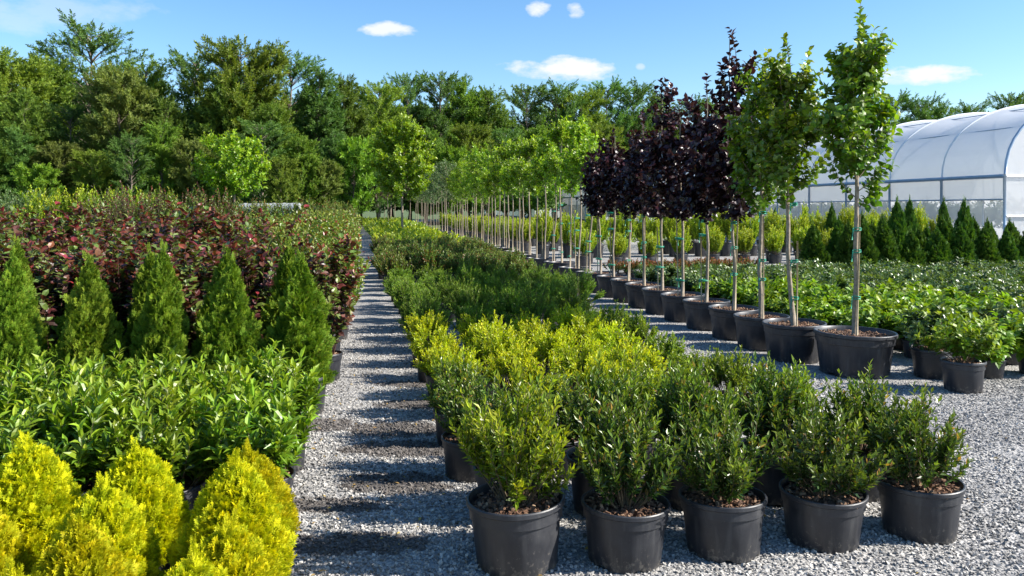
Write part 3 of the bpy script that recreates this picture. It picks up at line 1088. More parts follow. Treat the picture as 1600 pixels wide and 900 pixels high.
ROWS = [(0.0, 0), (.62, 1), (1.32, 2), (2.04, 3), (2.76, 4), (3.48, 5), (4.20, 6), (4.92, 7)]
frontname = ['fresh yellow-green box shrub with upright shoots, front row pot nearest the path',
             'dark blue-green box shrub with bronze shoots, second front row pot from the path',
             'bushy olive box shrub with mulch spilling at the rim, middle pot of front row',
             'dark spreading box shrub overhanging its rim, front row pot second from the right end',
             'dark box shrub in the last front row pot, out on open gravel']
fs = [(1.10, 1.16), (1.0, 1.02), (1.0, 1.0), (1.02, .96), (1.02, 1.0)]
for u, r in ROWS:
    for c in range(5):
        if c == 4 and r == 2 and False:
            continue
        du, dv = jit(.035) if r else (0, 0)
        x, y = uv(u + du, c * .53 + dv + (.12 if r == 1 else 0))
        if r == 0:
            px = [808, 976, 1130, 1284, 1436][c]
            yy = [3.84, 3.88, 3.98, 4.10, 4.20][c]
            x, y = at(px, yy), yy
            K_box.put(x, y, frontname[c], 'potted shrub', 'box shrubs in black pots', scale=fs[c][0] if c == 0 else 1.0, sz=fs[c][1], rz=rg.uniform(0, 6), k=c)
            continue
        pos = f"{ordw(c + 1)} from the path, {ordw(r + 1)} row from the front"
        if (r <= 2 and not (r == 2 and c in (3, 4))) or (r == 3 and c == 0):
            sz = .90
            K_box.put(x, y, f"dark green box shrub, {pos}", 'potted shrub', 'box shrubs in black pots', scale=(1.04 if r == 1 else .92) * rg.uniform(.92, 1.04), sz=rg.uniform(1.0, 1.14) if r == 1 else rg.uniform(.84, 1.02), k=(r + c * 2) % 6)
        elif (c <= 3 and r >= 4) or (c <= 2 and r >= 3) or (c == 3 and r == 6):
            K_gold.put(x, y, f"golden-leaved shrub, {pos}", 'potted shrub', 'golden shrubs beside the path', scale=rg.uniform(.82, 1.0), sz=rg.uniform(.80, 1.0), k=(r + c * 3) % 4)
        else:
            K_green.put(x, y, f"bright green shrub, {pos}", 'potted shrub', 'green shrubs at the tree side of the bed', scale=rg.uniform(.86, 1.04), sz=rg.uniform(.72, 1.0), k=(r + c) % 3)

for i in range(8):
    u = 5.75 + i * .88
    for c in range(4 if i < 3 else 5):
        du, dv = jit(.06)
        x, y = uv(u + du, .05 + c * .66 + dv)
        K_jun.put(x, y, f"low green juniper, {ordw(c + 1)} from the path, {ordw(i + 1)} row behind the golden shrubs", 'potted shrub', 'low junipers in the bed by the path', scale=rg.uniform(.80, 1.02), sz=rg.uniform(.82, 1.15))
for i in range(10):
    u = 12.9 + i * .95
    for c in range(5):
        du, dv = jit(.09)
        x, y = uv(u + du, .0 + c * .68 + dv)
        K_dull.put(x, y, f"bronze-green shrub, {ordw(c + 1)} from the path, {ordw(i + 1)} row behind the junipers", 'potted shrub', 'bronze-green shrubs in the bed', scale=rg.uniform(.92, 1.15), sz=rg.uniform(.92, 1.3))

# ------------------------------------------------------------------ beds left of the path
gd = [(0, [0, 1, 2, 3]), (.43, [0, 1, 2]), (.86, [0, 1, 2]), (1.3, [0, 1])]
for r, (du, cols) in enumerate(gd):
    for c in cols:
        a, b = jit(.03)
        x, y = uv(-du - .12 + a, -c * .47 + b - (.0 if r % 2 == 0 else .02), OL)
        K_gth.put(x, y, f"golden thuja, {ordw(c + 1)} from the path, {ordw(r + 1)} row in front of the laurels", 'potted conifer', 'golden thujas at the corner', scale=rg.uniform(.97, 1.08), k=(r * 2 + c) % 4)
for r in range(4):
    for c in range(6):
        a, b = jit(.035)
        x, y = uv(.62 + r * .43 + a, -.06 - c * .44 + b - (.2 if r % 2 else 0), OL)
        if in_view(x, y, .5):
            K_laurel.put(x, y, f"glossy green laurel, {ordw(c + 1)} from the path, {ordw(r + 1)} row behind the golden thujas", 'potted shrub', 'glossy laurels left of the path', scale=rg.uniform(.95, 1.05))
arb_desc = ['broad arborvitae with its pot showing, first from the path in the front row',
            'slim arborvitae with browned base, second from the path in the front row',
            'full arborvitae, third from the path in the front row',
            'narrow pointed arborvitae, fourth from the path in the front row',
            'sparse-tipped tall arborvitae, fifth from the path in the front row',
            'arborvitae cut by the picture edge, sixth from the path in the front row']
for r in range(2):
    for c in range(6):
        a, b = jit(.02)
        x, y = uv(2.92 + r * .62 + a, .0 - c * .54 + b - r * .18, OL)
        lab = arb_desc[c] if r == 0 else f"arborvitae half hidden in the second row, {ordw(c + 1)} from the path"
        K_arb.put(x, y, lab, 'potted conifer', 'arborvitae left of the path', scale=1.12 if (r, c) == (0, 0) else rg.uniform(.92, 1.0), sz=rg.uniform(.97, 1.04) if c else 1.0, k=(c + r * 2) % 4)
for i in range(10):
    u = 4.25 + i * .62
    for c in range(12):
        a, b = jit(.07)
        x, y = uv(u + a, .14 - c * .62 + b - (.22 if i % 2 else 0), OL)
        if not in_view(x, y, .6):
            continue
        green = (c <= 2 and i >= 6) or (c <= 1 and i >= 4) or (c == 0 and i >= 1) or (c > 6 and (i + c) % 3 == 0)
        K, ds = (K_nineg, 'red-tipped green shrub') if green else (K_nine, 'dark purple-leaved shrub')
        K.put(x, y, f"{ds}, {ordw(c + 1)} from the path, {ordw(i + 1)} row behind the arborvitae", 'potted shrub', 'tall dark-leaved shrubs left of the path', scale=rg.uniform(.9, 1.06), sz=rg.uniform(.88, 1.10) * (.93 + .010 * i))
for i in range(24):
    u = 10.5 + i * .8
    for c in range(3):
        a, b = jit(.07)
        x, y = uv(u + a, .10 - c * .66 + b, OL)
        K_nineg.put(x, y, f"red-tipped shrub edging the far path, {ordw(c + 1)} from it, {ordw(i + 11)} row behind the arborvitae", 'potted shrub', 'red-tipped shrubs edging the path', scale=rg.uniform(.95, 1.08), sz=rg.uniform(.92, 1.02))

# taller shrubs showing over the dark-leaved ones
def far_shrub(mat, seed, H, R, L, W):
    return shrub('field_shrub', seed, H, R, 0, 40, 420, 12, L, W, .38, mat, up=.7, base_r=.3, hmin=.25, t0=.2, sq=.35, stem_r=.01, jit=.5)


FS = {}


def put_field(mat, x, y, sc, label, group, sz=None):
    k = (mat, rg.randint(2))
    if k not in FS:
        FS[k] = far_shrub(mat, 200 + len(FS), 2.3, .9, .10, .5)
    o = bpy.data.objects.new('field_shrub', None)
    COL.objects.link(o)
    o.location = (x, y, 0)
    o.scale = (sc, sc, sz or sc)
    o.rotation_euler = (0, 0, rg.uniform(0, 6))
    tag(o, label, 'shrub', group)
    obj('foliage', FS[k][0], o)
    obj('stems', FS[k][1], o)


for i in range(7):
    put_field('yellow_shrub', at(58 + 15 * i, 34), 34, 1.0, f"yellow-green field shrub, {ordw(i + 1)} from the left in the hedge before the wood", 'yellow-green hedge before the wood', 1.02 + .05 * rg.rand())
for i in range(5):
    put_field('grey_green', at(-20 + 20 * i, 38), 38, 1.0, f"blue-green field shrub, {ordw(i + 1)} from the left edge before the wood", 'blue-green field shrubs', .98 + .08 * rg.rand())
for i in range(11):
    d = 30 + rg.uniform(-2, 2)
    put_field(['nine', 'nine_green', 'nine'][i % 3], at(150 + 20 * i, d), d, .95, f"russet field shrub, {ordw(i + 1)} from the yellow hedge towards the path", 'russet field shrubs', [1.0, .94, .88][i % 3])
for i in range(5):
    d = 46
    put_field('yellow_shrub' if i % 2 else 'lime', at(160 + 22 * i, d), d, 1.1, f"tall green field shrub before the wood, {ordw(i + 1)} right of the yellow hedge", 'tall field shrubs', 1.15)
for i in range(5):
    d = 40 + i * 3
    put_field('nine_green', at(478 + 14 * i, d), d, .9, f"olive field shrub, {ordw(i + 1)} right of the white low tunnel", 'olive field shrubs', .85)

for i in range(8):
    put_field(['dull', 'nine_green'][i % 2], at(372 + 15 * i, 42), 42, 1.0, f"low olive field shrub hiding the white tunnel's foot, {ordw(i + 1)} from the left", 'olive shrubs before the white tunnel', .84 + .04 * (i % 3))

# ------------------------------------------------------------------ row of potted standard trees
def T(name, seed, **kw):
    return lambda: young_tree(name, seed, **kw)


GREEN = ['tallest pear tree with open leafy top, in the widest ribbed pot of the row',
         'dense green pear tree in the second ribbed pot of the tree row',
         'yellow-tinged green pear tree beside the first purple tree']
tree_u = [3.72, 4.50, 5.25]
tree_pot = [(.405, .43), (.345, .42), (.33, .40)]
tree_H = [3.84, 3.6, 3.62]
for i in range(3):
    x, y = uv(tree_u[i], 4.30 if i == 0 else 4.08)
    put_tree('pear%d' % i, T('pear', 300 + i, Ht=tree_H[i], zc=1.60, R=[.32, .33, .32][i], n_br=38, n_tw=[310, 340, 320][i], n_leaf=8, L=.080, W=.72, mat='pear', tr=.026, steep=1.5, lead=.88),
             x, y, GREEN[i], 'potted trees in a row', tree_pot[i][0], tree_pot[i][1], tree_H[i], .4 + i, chips=420)
pur_H = [4.05, 3.50, 3.3, 3.75, 3.35, 3.1, 3.25, 3.0]
pur_lab = ['tallest purple-leaved tree with a bare spire, beside the last green pear tree', 'purple-leaved tree, second of the purple ones from the pear trees',
           'short purple-leaved tree, third of the purple ones from the pear trees', 'spired purple-leaved tree, fourth of the purple ones from the pear trees',
           'purple-leaved tree, fifth of the purple ones from the pear trees', 'purple-leaved tree, sixth of the purple ones from the pear trees', 'purple-leaved tree, seventh of the purple ones from the pear trees', 'small purple-leaved tree next to the bright green ones']
u = 6.02
for i in range(8):
    x, y = uv(u, 4.10)
    put_tree('purple%d' % i, T('purple', 320 + i, Ht=pur_H[i], zc=1.46, R=[.30, .27, .28, .26, .29, .27, .28, .30][i], n_br=32, n_tw=170, n_leaf=8, L=.098, W=.74, mat='purple', tr=.022, steep=1.4, lead=.76),
             x, y, pur_lab[i], 'potted trees in a row', .33, .40, pur_H[i], i * 1.3, chips=260)
    u += .83
n = 0
while u < 62:
    x, y = uv(u, 4.10 + rg.uniform(-.04, .04))
    n += 1
    if u < 26:
        mat, R, zc, Ht, ds = 'lime', [.36, .40, .33, .38][n % 4], [2.22, 2.12, 2.26, 2.18][n % 4], [3.55, 3.35, 3.7, 3.25][n % 4], 'round-headed bright green tree'
        key = 'lime%d' % (n % 4)
    elif u < 36:
        mat, R, zc, Ht, ds = 'lime', .52, 2.05, 3.7 + .2 * (n % 3), 'lime-green tree with loose head'
        key = 'limeb%d' % (n % 3)
    else:
        mat, R, zc, Ht, ds = 'grey_green', .75, 2.1, 4.2, 'grey-green tree with broad head'
        key = 'gg%d' % (n % 3)
    tr_ = put_tree(key, T('standard', 340 + n, Ht=Ht, zc=zc, R=R, n_br=30, n_tw=240, n_leaf=8, L=.086, W=.62, mat=mat, tr=.020, tm=T_SIMPLE, shape='round', steep=.9),
             x, y, f"{ds}, {ordw(n)} in the tree row after the purple trees", 'potted trees in a row', .30 if u < 36 else .301, .38, Ht, n * 1.7, ties=u < 16, stake=u < 30, chips=0 if u > 14 else 120)
    q = rg.uniform(.88, 1.08)
    tr_.scale = (q * rg.uniform(.9, 1.1), q * rg.uniform(.9, 1.1), q)
    u += (.84 if u < 36 else 1.5) * rg.uniform(.9, 1.12)
# small standards at the far end of the path
for i, (px, d, mat) in enumerate([(590, 66, 'brown_crown'), (601, 70, 'lime'), (607, 62, 'brown_crown'), (617, 72, 'lime'), (640, 66, 'brown_crown'), (650, 74, 'lime'), (664, 70, 'lime'), (676, 78, 'grey_green')]):
    wname = {'brown_crown': 'brown-leaved', 'lime': 'light green', 'grey_green': 'grey-green'}[mat]
    put_tree('far' + mat, T('small_standard', 400 + i, Ht=3.6, zc=2.2, R=.62, n_br=24, n_tw=130, n_leaf=8, L=.11, W=.6, mat=mat, tr=.03, tm=T_SIMPLE, shape='round', steep=.7),
             at(px, d), d, f"small {wname} standard tree at the far end of the path, {ordw(i + 1)} from the left", 'small standards at the path end', .302, .38, 3.6, i, ties=False, stake=False, chips=0)
# two free-standing field trees
def field_tree(x, y, Ht, zc, R, seed, label, mat, ntw=1000):
    tr, cr, br = young_tree('field_tree', seed, Ht=Ht, zc=zc, R=R, n_br=60, n_tw=ntw, n_leaf=12, L=.16, W=.62, mat=mat, z0=0, tr=.06, tm=T_SIMPLE, shape='round', spire=True, twigL=.42, steep=.6, lead=.95)
    o = bpy.data.objects.new('field_tree', None)
    COL.objects.link(o)
    o.location = (x, y, 0)
    tag(o, label, 'tree')
    obj('trunk', tr, o)
    obj('crown', cr, o)
    obj('branches', br, o)


field_tree(at(628, 40), 40, 6.35, 2.1, 1.5, 410, 'free-standing bright yellow-green tree with slender trunk at the end of the bronze shrub bed', 'lime')
field_tree(at(367, 36), 36, 5.1, 2.05, 1.6, 411, 'free-standing light green tree on a pale trunk behind the dark-leaved shrubs', 'lime', 620)

# ------------------------------------------------------------------ stock right of the tree row
x, y = uv(3.40, 4.95)
K_glo.put(x, y, 'dark glossy shrub in a black pot right behind the widest tree pot', 'potted shrub', scale=1.05, k=0, group='glossy shrubs beside the widest tree pot')
x, y = uv(2.80, 4.80)
K_glo.put(x, y, 'light green shrub in a small black pot on gravel, right of the widest tree pot', 'potted shrub', scale=1.02, k=1, group='glossy shrubs beside the widest tree pot')
for i in range(17):
    u = 3.3 + i * .52
    j = 0
    for c in range(16):
        v = 5.0 + c * .54 + (.2 if i % 2 else 0)
        if u < 4.5 and v < 5.35:
            continue
        a, b = jit(.05)
        x, y = uv(u + a, v + b)
        if not in_view(x, y, .3) or (v > 9.6 and u > 11.2):
            continue
        j += 1
        light = (u < 4.3 and v > 7.2) or (4.6 < u < 7.4 and v < 8.2) or (u < 8.6 and v < 6.6)
        where = f"{ordw(j)} from the tree row, {ordw(i + 1)} row from the gravel"
        if light:
            K_per.put(x, y, f"light green leafy perennial, {where}", 'potted plant', 'leafy perennials right of the tree row', scale=rg.uniform(.85, 1.10))
        else:
            K_perd.put(x, y, f"dark glossy perennial, {where}", 'potted plant', 'dark perennials right of the tree row', scale=rg.uniform(.92, 1.1))
for r in range(2):
    for c in range(9):
        x, y = uv(14.5 + r * .5, 5.4 + c * .42)
        K_flo.put(x, y, f"low pot of red flowers, {ordw(c + 1)} from the tree row, {['near', 'far'][r]} row", 'potted flower', 'red flower pots by the open gravel', scale=rg.uniform(.95, 1.1))
for r in range(3):
    for c in range(10):
        v = 10.5 + c * .64 + (.3 if r % 2 else 0)
        x, y = uv(12.6 + r * .95, v)
        if not in_view(x, y, .5):
            continue
        tall = r == 1 and c in (2, 5)
        K_arbd.put(x, y, (f"tall dark arborvitae spire in the middle row, {['', '', 'left', '', '', 'right'][c]} of two" if tall else f"dark arborvitae cone before the greenhouse, {ordw(c + 1)} from the left, {['front', 'middle', 'rear'][r]} row"),
                   'potted conifer', 'dark arborvitae before the greenhouse', scale=.9 if tall else rg.uniform(.78, 1.05), sz=1.38 if tall else rg.uniform(.86, 1.14))
for r in range(2):
    for c in range(11):
        x, y = uv(18.8 + r * 1.0, 5.7 + c * 1.02 + r * .45)
        K_yel.put(x, y, f"yellow-green shrub beyond the open gravel, {ordw(c + 1)} from the tree row, {['front', 'second'][r]} row", 'potted shrub', 'yellow-green shrubs beyond the open gravel', scale=rg.uniform(.82, 1.02), sz=rg.uniform(.72, .98))
for r in range(2):
    for c in range(17):
        x, y = uv(22.6 + r * 1.6, 5.4 + c * .95 + r * .4)
        if in_view(x, y, .5):
            K_yel.put(x, y, f"tall yellow shrub in front of the greenhouse, {ordw(c + 1)} from the tree row, {['front', 'rear'][r]} row", 'potted shrub', 'tall yellow shrubs before the greenhouse', scale=1.05, sz=rg.uniform(1.15, 1.5))
for i in range(16):
    for c in range(3):
        x, y = uv(27 + i * 2.0, 5.7 + c * 1.15)
        K_yel.put(x, y, f"yellow shrub far along the tree row, {ordw(c + 1)} from the trees, {ordw(i + 1)} rank", 'potted shrub', 'yellow shrubs far along the tree row', scale=1.05, sz=rg.uniform(.85, 1.05))
for i, (px, d, s) in enumerate([(1300, 27, 1.15), (1212, 29, 1.05), (1420, 27.5, 1.3), (1475, 27, 1.25), (1120, 31, 1.1)]):
    K_arbd.put(at(px, d), d, ['slim conifer spire left of the widest pot tree\'s trunk', 'small conifer spire between the first and third pear trunks', 'conifer spire against the greenhouse side, left of two',
                              'conifer spire against the greenhouse side, right of two', 'far conifer spire seen behind the purple tree trunks'][i], 'potted conifer', 'conifer spires against the greenhouse', scale=.8, sz=s * 1.15)

# ------------------------------------------------------------------ greenhouse
GU0, GU1, GV0, GW = 22.2, 150.0, 23.1, 10.0
EAVE, RIDGE = 2.9, 6.1


def gp(u, v, z):
    x, y = uv(u, v)
    return (x, y, z)


def arch(t):
    """t 0..1 across the tunnel -> (v offset, z)"""
    a = PI * t
    return GW / 2 * (1 - math.cos(a)), EAVE + (RIDGE - EAVE) * math.sin(a) ** .92


gx, gy = uv(GU0, GV0)
gh = bpy.data.objects.new('greenhouse', None)
COL.objects.link(gh)
tag(gh, 'long white plastic-covered tunnel greenhouse with blue-grey steel hoops', 'greenhouse')


def gmesh(name, fn, mats, smooth=False):
    g = Geo()
    fn(g)
    return obj(name, g.mesh(name, mats, smooth), gh)


US = np.arange(GU0, GU1 + .1, 3.3)


def roof(g):
    nu, nt = (len(US) - 1) * 4 + 1, 28
    us = np.linspace(US[0], US[-1], nu)
    V = []
    for i, u in enumerate(us):
        sag = [0, .13, .19, .13][i % 4]
        for k in range(nt + 1):
            v, z = arch(k / nt)
            V.append(gp(u, GV0 + v, z + .035 - sag * math.sin(PI * k / nt)))
    Fc = [[i * (nt + 1) + k, i * (nt + 1) + k + 1, (i + 1) * (nt + 1) + k + 1, (i + 1) * (nt + 1) + k] for i in range(nu - 1) for k in range(nt)]
    g.add(V, Fc)


gmesh('roof_cover', roof, M['film_roof'], True)
for u in US:
    def hoop(g, u=u):
        pts = []
        for k in range(25):
            v, z = arch(k / 24)
            pts.append(gp(u, GV0 + v, z + (.075 if u == US[0] else .04)))
        tube1(g, pts, .055 if u == US[0] else .042, 8)
    gmesh('hoop', hoop, M['white_frame'] if u > US[0] + 1 else M['frame'], True)
for u in US[:24]:
    def post(g, u=u):
        tube1(g, [gp(u, GV0 - .03, 0), gp(u, GV0 - .03, EAVE)], .055, 8)
    gmesh('post', post, M['frame'], True)


def sheet(g, u0, u1, v, z0, z1, n=60, wav=.03):
    us = np.linspace(u0, u1, n)
    V = []
    for i, u in enumerate(us):
        w = wav * math.sin(i * 2.1)
        V += [gp(u, v + w, z0), gp(u, v - w * .5, (z0 + z1) / 2), gp(u, v, z1)]
    g.add(V, [[i * 3 + k, (i + 1) * 3 + k, (i + 1) * 3 + k + 1, i * 3 + k + 1] for i in range(n - 1) for k in (0, 1)])


gmesh('side_band', lambda g: sheet(g, US[0] + .06, US[-1], GV0 + .05, 2.05, EAVE - .04, 160, .02), M['film_band'], True)
gmesh('side_film', lambda g: sheet(g, US[0] + .06, US[-1], GV0 + .07, .5, 2.0, 200, .035), M['film_side'], True)
gmesh('side_film', lambda g: sheet(g, US[0] + .06, US[-1], GV0 + GW - .05, .1, EAVE, 100, .03), M['film_band'], True)
for z, r, nm, vv in ((EAVE, .075, 'gutter', -.04), (2.02, .03, 'rail', 0.0), (.5, .03, 'rail', 0.0)):
    gmesh(nm, lambda g, z=z, r=r, vv=vv: tube1(g, [gp(US[0], GV0 + vv, z), gp(US[-1], GV0 + vv, z)], r, 8), M['frame'], True)
for i, u in enumerate(np.arange(US[0] + 1.1, US[12], 1.1)):
    if i % 3 != 2:
        gmesh('stud', lambda g, u=u: tube1(g, [gp(u, GV0 + .02, .5), gp(u, GV0 + .02, 2.02)], .022, 6), M['white_frame'], True)
gmesh('base_board', lambda g: sheet(g, US[0], US[-1], GV0, .02, .48, 40, 0), M['dark_in'])
for k in (.2, .35, .5, .65, .8):
    def purlin(g, k=k):
        v, z = arch(k)
        tube1(g, [gp(US[0], GV0 + v, z - .06), gp(US[-1], GV0 + v, z - .06)], .022, 6)
    gmesh('purlin', purlin, M['frame'], True)
for i in range(6):
    def brace(g, i=i):
        pts = []
        for k in range(13):
            f = k / 12
            v, z = arch(.02 + .36 * f)
            q = f if i % 2 == 0 else 1 - f
            pts.append(gp(US[i] + 3.3 * q, GV0 + v + .05, z - .09))
        tube1(g, pts, .02, 6)
    gmesh('brace', brace, M['frame'], True)


def endwall(g):
    n = 28
    V = [gp(US[0] + .01, GV0 + .03, .1), gp(US[0] + .01, GV0 + GW - .03, .1)]
    c = []
    for k in range(n + 1):
        v, z = arch(k / n)
        V.append(gp(US[0] + .01, GV0 + v, z))
    for k in range(n):
        v = arch(k / n)[0]
        V2 = gp(US[0] + .01, GV0 + v, .1)
    base = len(V)
    for k in range(n + 1):
        V.append(gp(US[0] + .01, GV0 + arch(k / n)[0], .1))
    g.add(V, [[base + k, base + k + 1, 2 + k + 1, 2 + k] for k in range(n)])


gmesh('end_wall', endwall, M['film_band'], True)
for v in (2.0, 3.6, 6.4, 8.0):
    zz = EAVE + (RIDGE - EAVE) * math.sin(math.acos(1 - v / (GW / 2))) ** .92
    gmesh('end_stud', lambda g, v=v, zz=zz: tube1(g, [gp(US[0] - .03, GV0 + v, 0), gp(US[0] - .03, GV0 + v, zz)], .035, 8), M['white_frame'], True)
for z in (EAVE, 1.4):
    gmesh('end_rail', lambda g, z=z: tube1(g, [gp(US[0] - .04, GV0, z), gp(US[0] - .04, GV0 + GW, z)], .035, 8), M['white_frame'], True)

# leafy masses nobody could count
def leaf_mass(name, mat, rects, n, L, W, h0, h1, seed, label):
    rng = np.random.RandomState(seed)
    g = Geo()
    T0, F0 = T_CLUSTER
    for (u0, u1, v0, v1, share) in rects:
        k = int(n * share)
        u = rng.uniform(u0, u1, k)
        v = rng.uniform(v0, v1, k)
        bump = .5 + .5 * np.abs(np.sin(u * 3.1 + np.sin(v * 4))) * np.abs(np.sin(v * 3.7 + .6 * np.sin(u * 2)))
        z = rng.uniform(.25, 1, k) ** .6 * (h0 + (h1 - h0) * bump)
        P = np.stack([O[0] + U[0] * u + Vv[0] * v, O[1] + U[1] * u + Vv[1] * v, z], -1)
        D = nrm(rnd_dir(rng, k) + np.array([0, 0, .9]))
        vx, fx = place(T0, F0, P, D, rnd_dir(rng, k) + np.array([0, 0, .6]), L * rng.uniform(.6, 1.3, k), W)
        g.add(vx, fx, np.repeat(np.clip(z / h1, 0, 1) * rng.uniform(0, 1, k), len(T0)))
    o = obj(name, g.mesh(name, M[mat]))
    tag(o, label, None, None, 'stuff')
    return o


leaf_mass('yellow_ground_cover', 'yellow_shrub', [(22.2, 40, .0, 2.9, .5), (46, 60, -.2, 3.2, .5)], 9000, .22, .8, .35, .65, 1, 'low yellow-green stock in rows beyond the bronze shrubs')
leaf_mass('green_ground_cover', 'green_shrub', [(40, 46, -.1, 3.0, .3), (60, 72, -.3, 3.2, .3), (26, 58, 9.2, 12.5, .4)], 9000, .24, .8, .4, .75, 2, 'low green stock in far rows')
leaf_mass('undergrowth', 'forest2', [(76, 98, -62, 20, 1.0)], 26000, 1.0, .8, 2.0, 4.2, 6, 'dark undergrowth along the foot of the wood')
leaf_mass('greenhouse_stock', 'peren_dark', [(24, 95, 24.6, 26.2, .6), (24, 95, 28, 30, .4)], 11000, .34, .8, 1.0, 2.0, 3, 'dark plants growing inside the greenhouse')
leaf_mass('field_ground_cover', 'grey_green', [(30, 56, -22, -1.4, 1.0)], 12000, .34, .9, .5, 1.1, 4, 'low field plants before the wood')

# white low tunnel in the field
g = Geo()
xa, xb, dd = at(376, 50), at(470, 46), 48
V = []
for i in range(13):
    f = i / 12
    for k in range(9):
        a = PI * k / 8
        V.append((xa + (xb - xa) * f, 50 - 4 * f - 1.4 * math.cos(a), 1.98 * math.sin(a) ** .6 + (.03 if i % 2 else 0)))
g.add(V, [[i * 9 + k, i * 9 + k + 1, (i + 1) * 9 + k + 1, (i + 1) * 9 + k] for i in range(12) for k in range(8)])
lt = obj('low_tunnel', g.mesh('tunnel_cover', M['film_band'], True))
tag(lt, 'low white film tunnel lying in the field before the wood', 'tunnel')

# ------------------------------------------------------------------ the wood
front = [(-40, 100, 62, 0), (0, 92, 64, 1), (45, 150, 58, 0), (72, 92, 68, 5), (112, 170, 60, 4), (140, 48, 76, 4), (188, 120, 60, 3), (222, 100, 66, 5), (262, 160, 60, 0),
         (302, 92, 66, 4), (345, 120, 62, 0), (382, 78, 64, 1), (425, 165, 60, 5), (452, 92, 68, 4), (498, 102, 66, 2), (535, 128, 72, 0), (590, 138, 78, 1),
         (640, 124, 88, 4), (690, 122, 90, 4), (722, 128, 92, 5), (770, 143, 92, 0), (826, 140, 104, 4), (868, 138, 106, 4), (905, 150, 108, 1), (950, 134, 112, 4), (990, 138, 114, 4),
         (1035, 150, 118, 0), (1085, 160, 122, 4), (1140, 165, 130, 1), (1200, 165, 136, 4), (1260, 160, 142, 0), (1320, 170, 150, 1), (1400, 153, 160, 4), (1440, 160, 160, 4), (1475, 168, 166, 0),
         (1512, 168, 170, 4), (1580, 152, 160, 4), (1625, 160, 164, 1)]
adj = ['dark pyramidal', 'olive round-headed', 'dark slender conical', 'pale yellowish high-crowned', 'deep green high-crowned', 'mid green narrow', 'bright green']
for i, (px, top, d, k) in enumerate(front):
    H = (HOR - top) * d / F + EYE
    if px < 140:
        ref = 'at the left end'
    elif px < 580:
        ref = 'behind the dark-leaved shrubs'
    elif px < 1100:
        ref = 'behind the tree row'
    else:
        ref = 'behind the greenhouse'
    FK[k].put(at(px, d), d, H, f"{adj[k]} tree {ref}, {ordw(i + 1)} from the left, front line", 'trees of the wood', rg.uniform(0, 6), rg.uniform(.90, 1.14))
low = [(-10, 215, 54, 0), (30, 200, 55, 2), (95, 230, 56, 3), (205, 215, 54, 4), (250, 195, 56, 5), (150, 240, 55, 1), (300, 225, 56, 3), (410, 195, 55, 4), (330, 240, 57, 0), (470, 215, 57, 5), (520, 205, 60, 2),
       (552, 222, 60, 6), (590, 250, 66, 4), (505, 255, 58, 3), (610, 215, 72, 4), (665, 205, 80, 0), (735, 200, 84, 1), (700, 235, 78, 6), (790, 205, 88, 4), (840, 200, 96, 5), (890, 205, 98, 0), (940, 200, 102, 1), (760, 250, 80, 6),
       (60, 262, 50, 6), (440, 250, 54, 1), (380, 240, 58, 5)]
for i, (px, top, d, k) in enumerate(low):
    H = (HOR - top) * d / F + EYE
    FK[k].put(at(px, d), d, H, f"shorter {adj[k]} tree at the edge of the wood, {ordw(i + 1)} planted along its foot", 'low trees at the edge of the wood', rg.uniform(0, 6), rg.uniform(1.0, 1.3) * (.72 if k == 6 else 1))
nb = 0
for i in range(46):
    px = -60 + i * 25
    d = np.interp(px, [-60, 560, 1100], [74, 84, 130]) + rg.uniform(-2, 6)
    top = np.interp(px, [-60, 140, 300, 450, 560, 1100], [140, 130, 150, 145, 172, 182]) + rg.uniform(-5, 22)
    H = (HOR - top) * d / F + EYE
    nb += 1
    k = [0, 4, 2, 1, 5][rg.randint(5)]
    FK[k].put(at(px, d), d, H, f"{adj[k]} tree in the second line of the wood, {ordw(nb)} from the left", 'trees of the wood', rg.uniform(0, 6), rg.uniform(1.0, 1.25))

# ------------------------------------------------------------------ ground
def dark_spot(px, py, rx, ry, amt=1.0):
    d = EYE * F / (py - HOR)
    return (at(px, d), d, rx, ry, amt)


DARK_SPOTS = [dark_spot(500, 665, .34, .22), dark_spot(620, 672, .45, .26), dark_spot(650, 632, .42, .2), dark_spot(630, 702, .50, .22), dark_spot(620, 755, .42, .22), dark_spot(510, 790, .46, .14, .8), dark_spot(560, 850, .5, .16, .8), dark_spot(640, 600, .4, .16, .8)]
M['stone'] = chip_mat('gravel_stone', [(0, (.17, .168, .167)), (.25, (.29, .287, .284)), (.6, (.45, .44, .42)), (.85, (.56, .54, .505)), (1, (.66, .64, .60))], .85, DARK_SPOTS)
g = Geo()
g.add([(-900, -60, 0), (900, -60, 0), (900, 1500, 0), (-900, 1500, 0)], [[0, 1, 2, 3]])
tag(obj('ground', g.mesh('ground', ground_mat(DARK_SPOTS))), None, None, None, 'structure')


def grass_mat():
    m, nt, out = new_mat('rough_field_grass')
    geo = N_(nt, 'ShaderNodeNewGeometry')
    no = N_(nt, 'ShaderNodeTexNoise')
    no.inputs['Scale'].default_value = 1.5
    no.inputs['Detail'].default_value = 8
    nt.links.new(geo.outputs['Position'], no.inputs['Vector'])
    c = ramp(nt, no.outputs[0], [(.3, (.035, .06, .015)), (.6, (.09, .13, .03)), (.8, (.14, .15, .05))])
    p = N_(nt, 'ShaderNodeBsdfPrincipled')
    nt.links.new(c, p.inputs['Base Color'])
    p.inputs['Roughness'].default_value = .9
    b = N_(nt, 'ShaderNodeBump')
    b.inputs['Distance'].default_value = .1
    nt.links.new(no.outputs[0], b.inputs['Height'])
    nt.links.new(b.outputs[0], p.inputs['Normal'])
    nt.links.new(p.outputs[0], out.inputs[0])
    return m


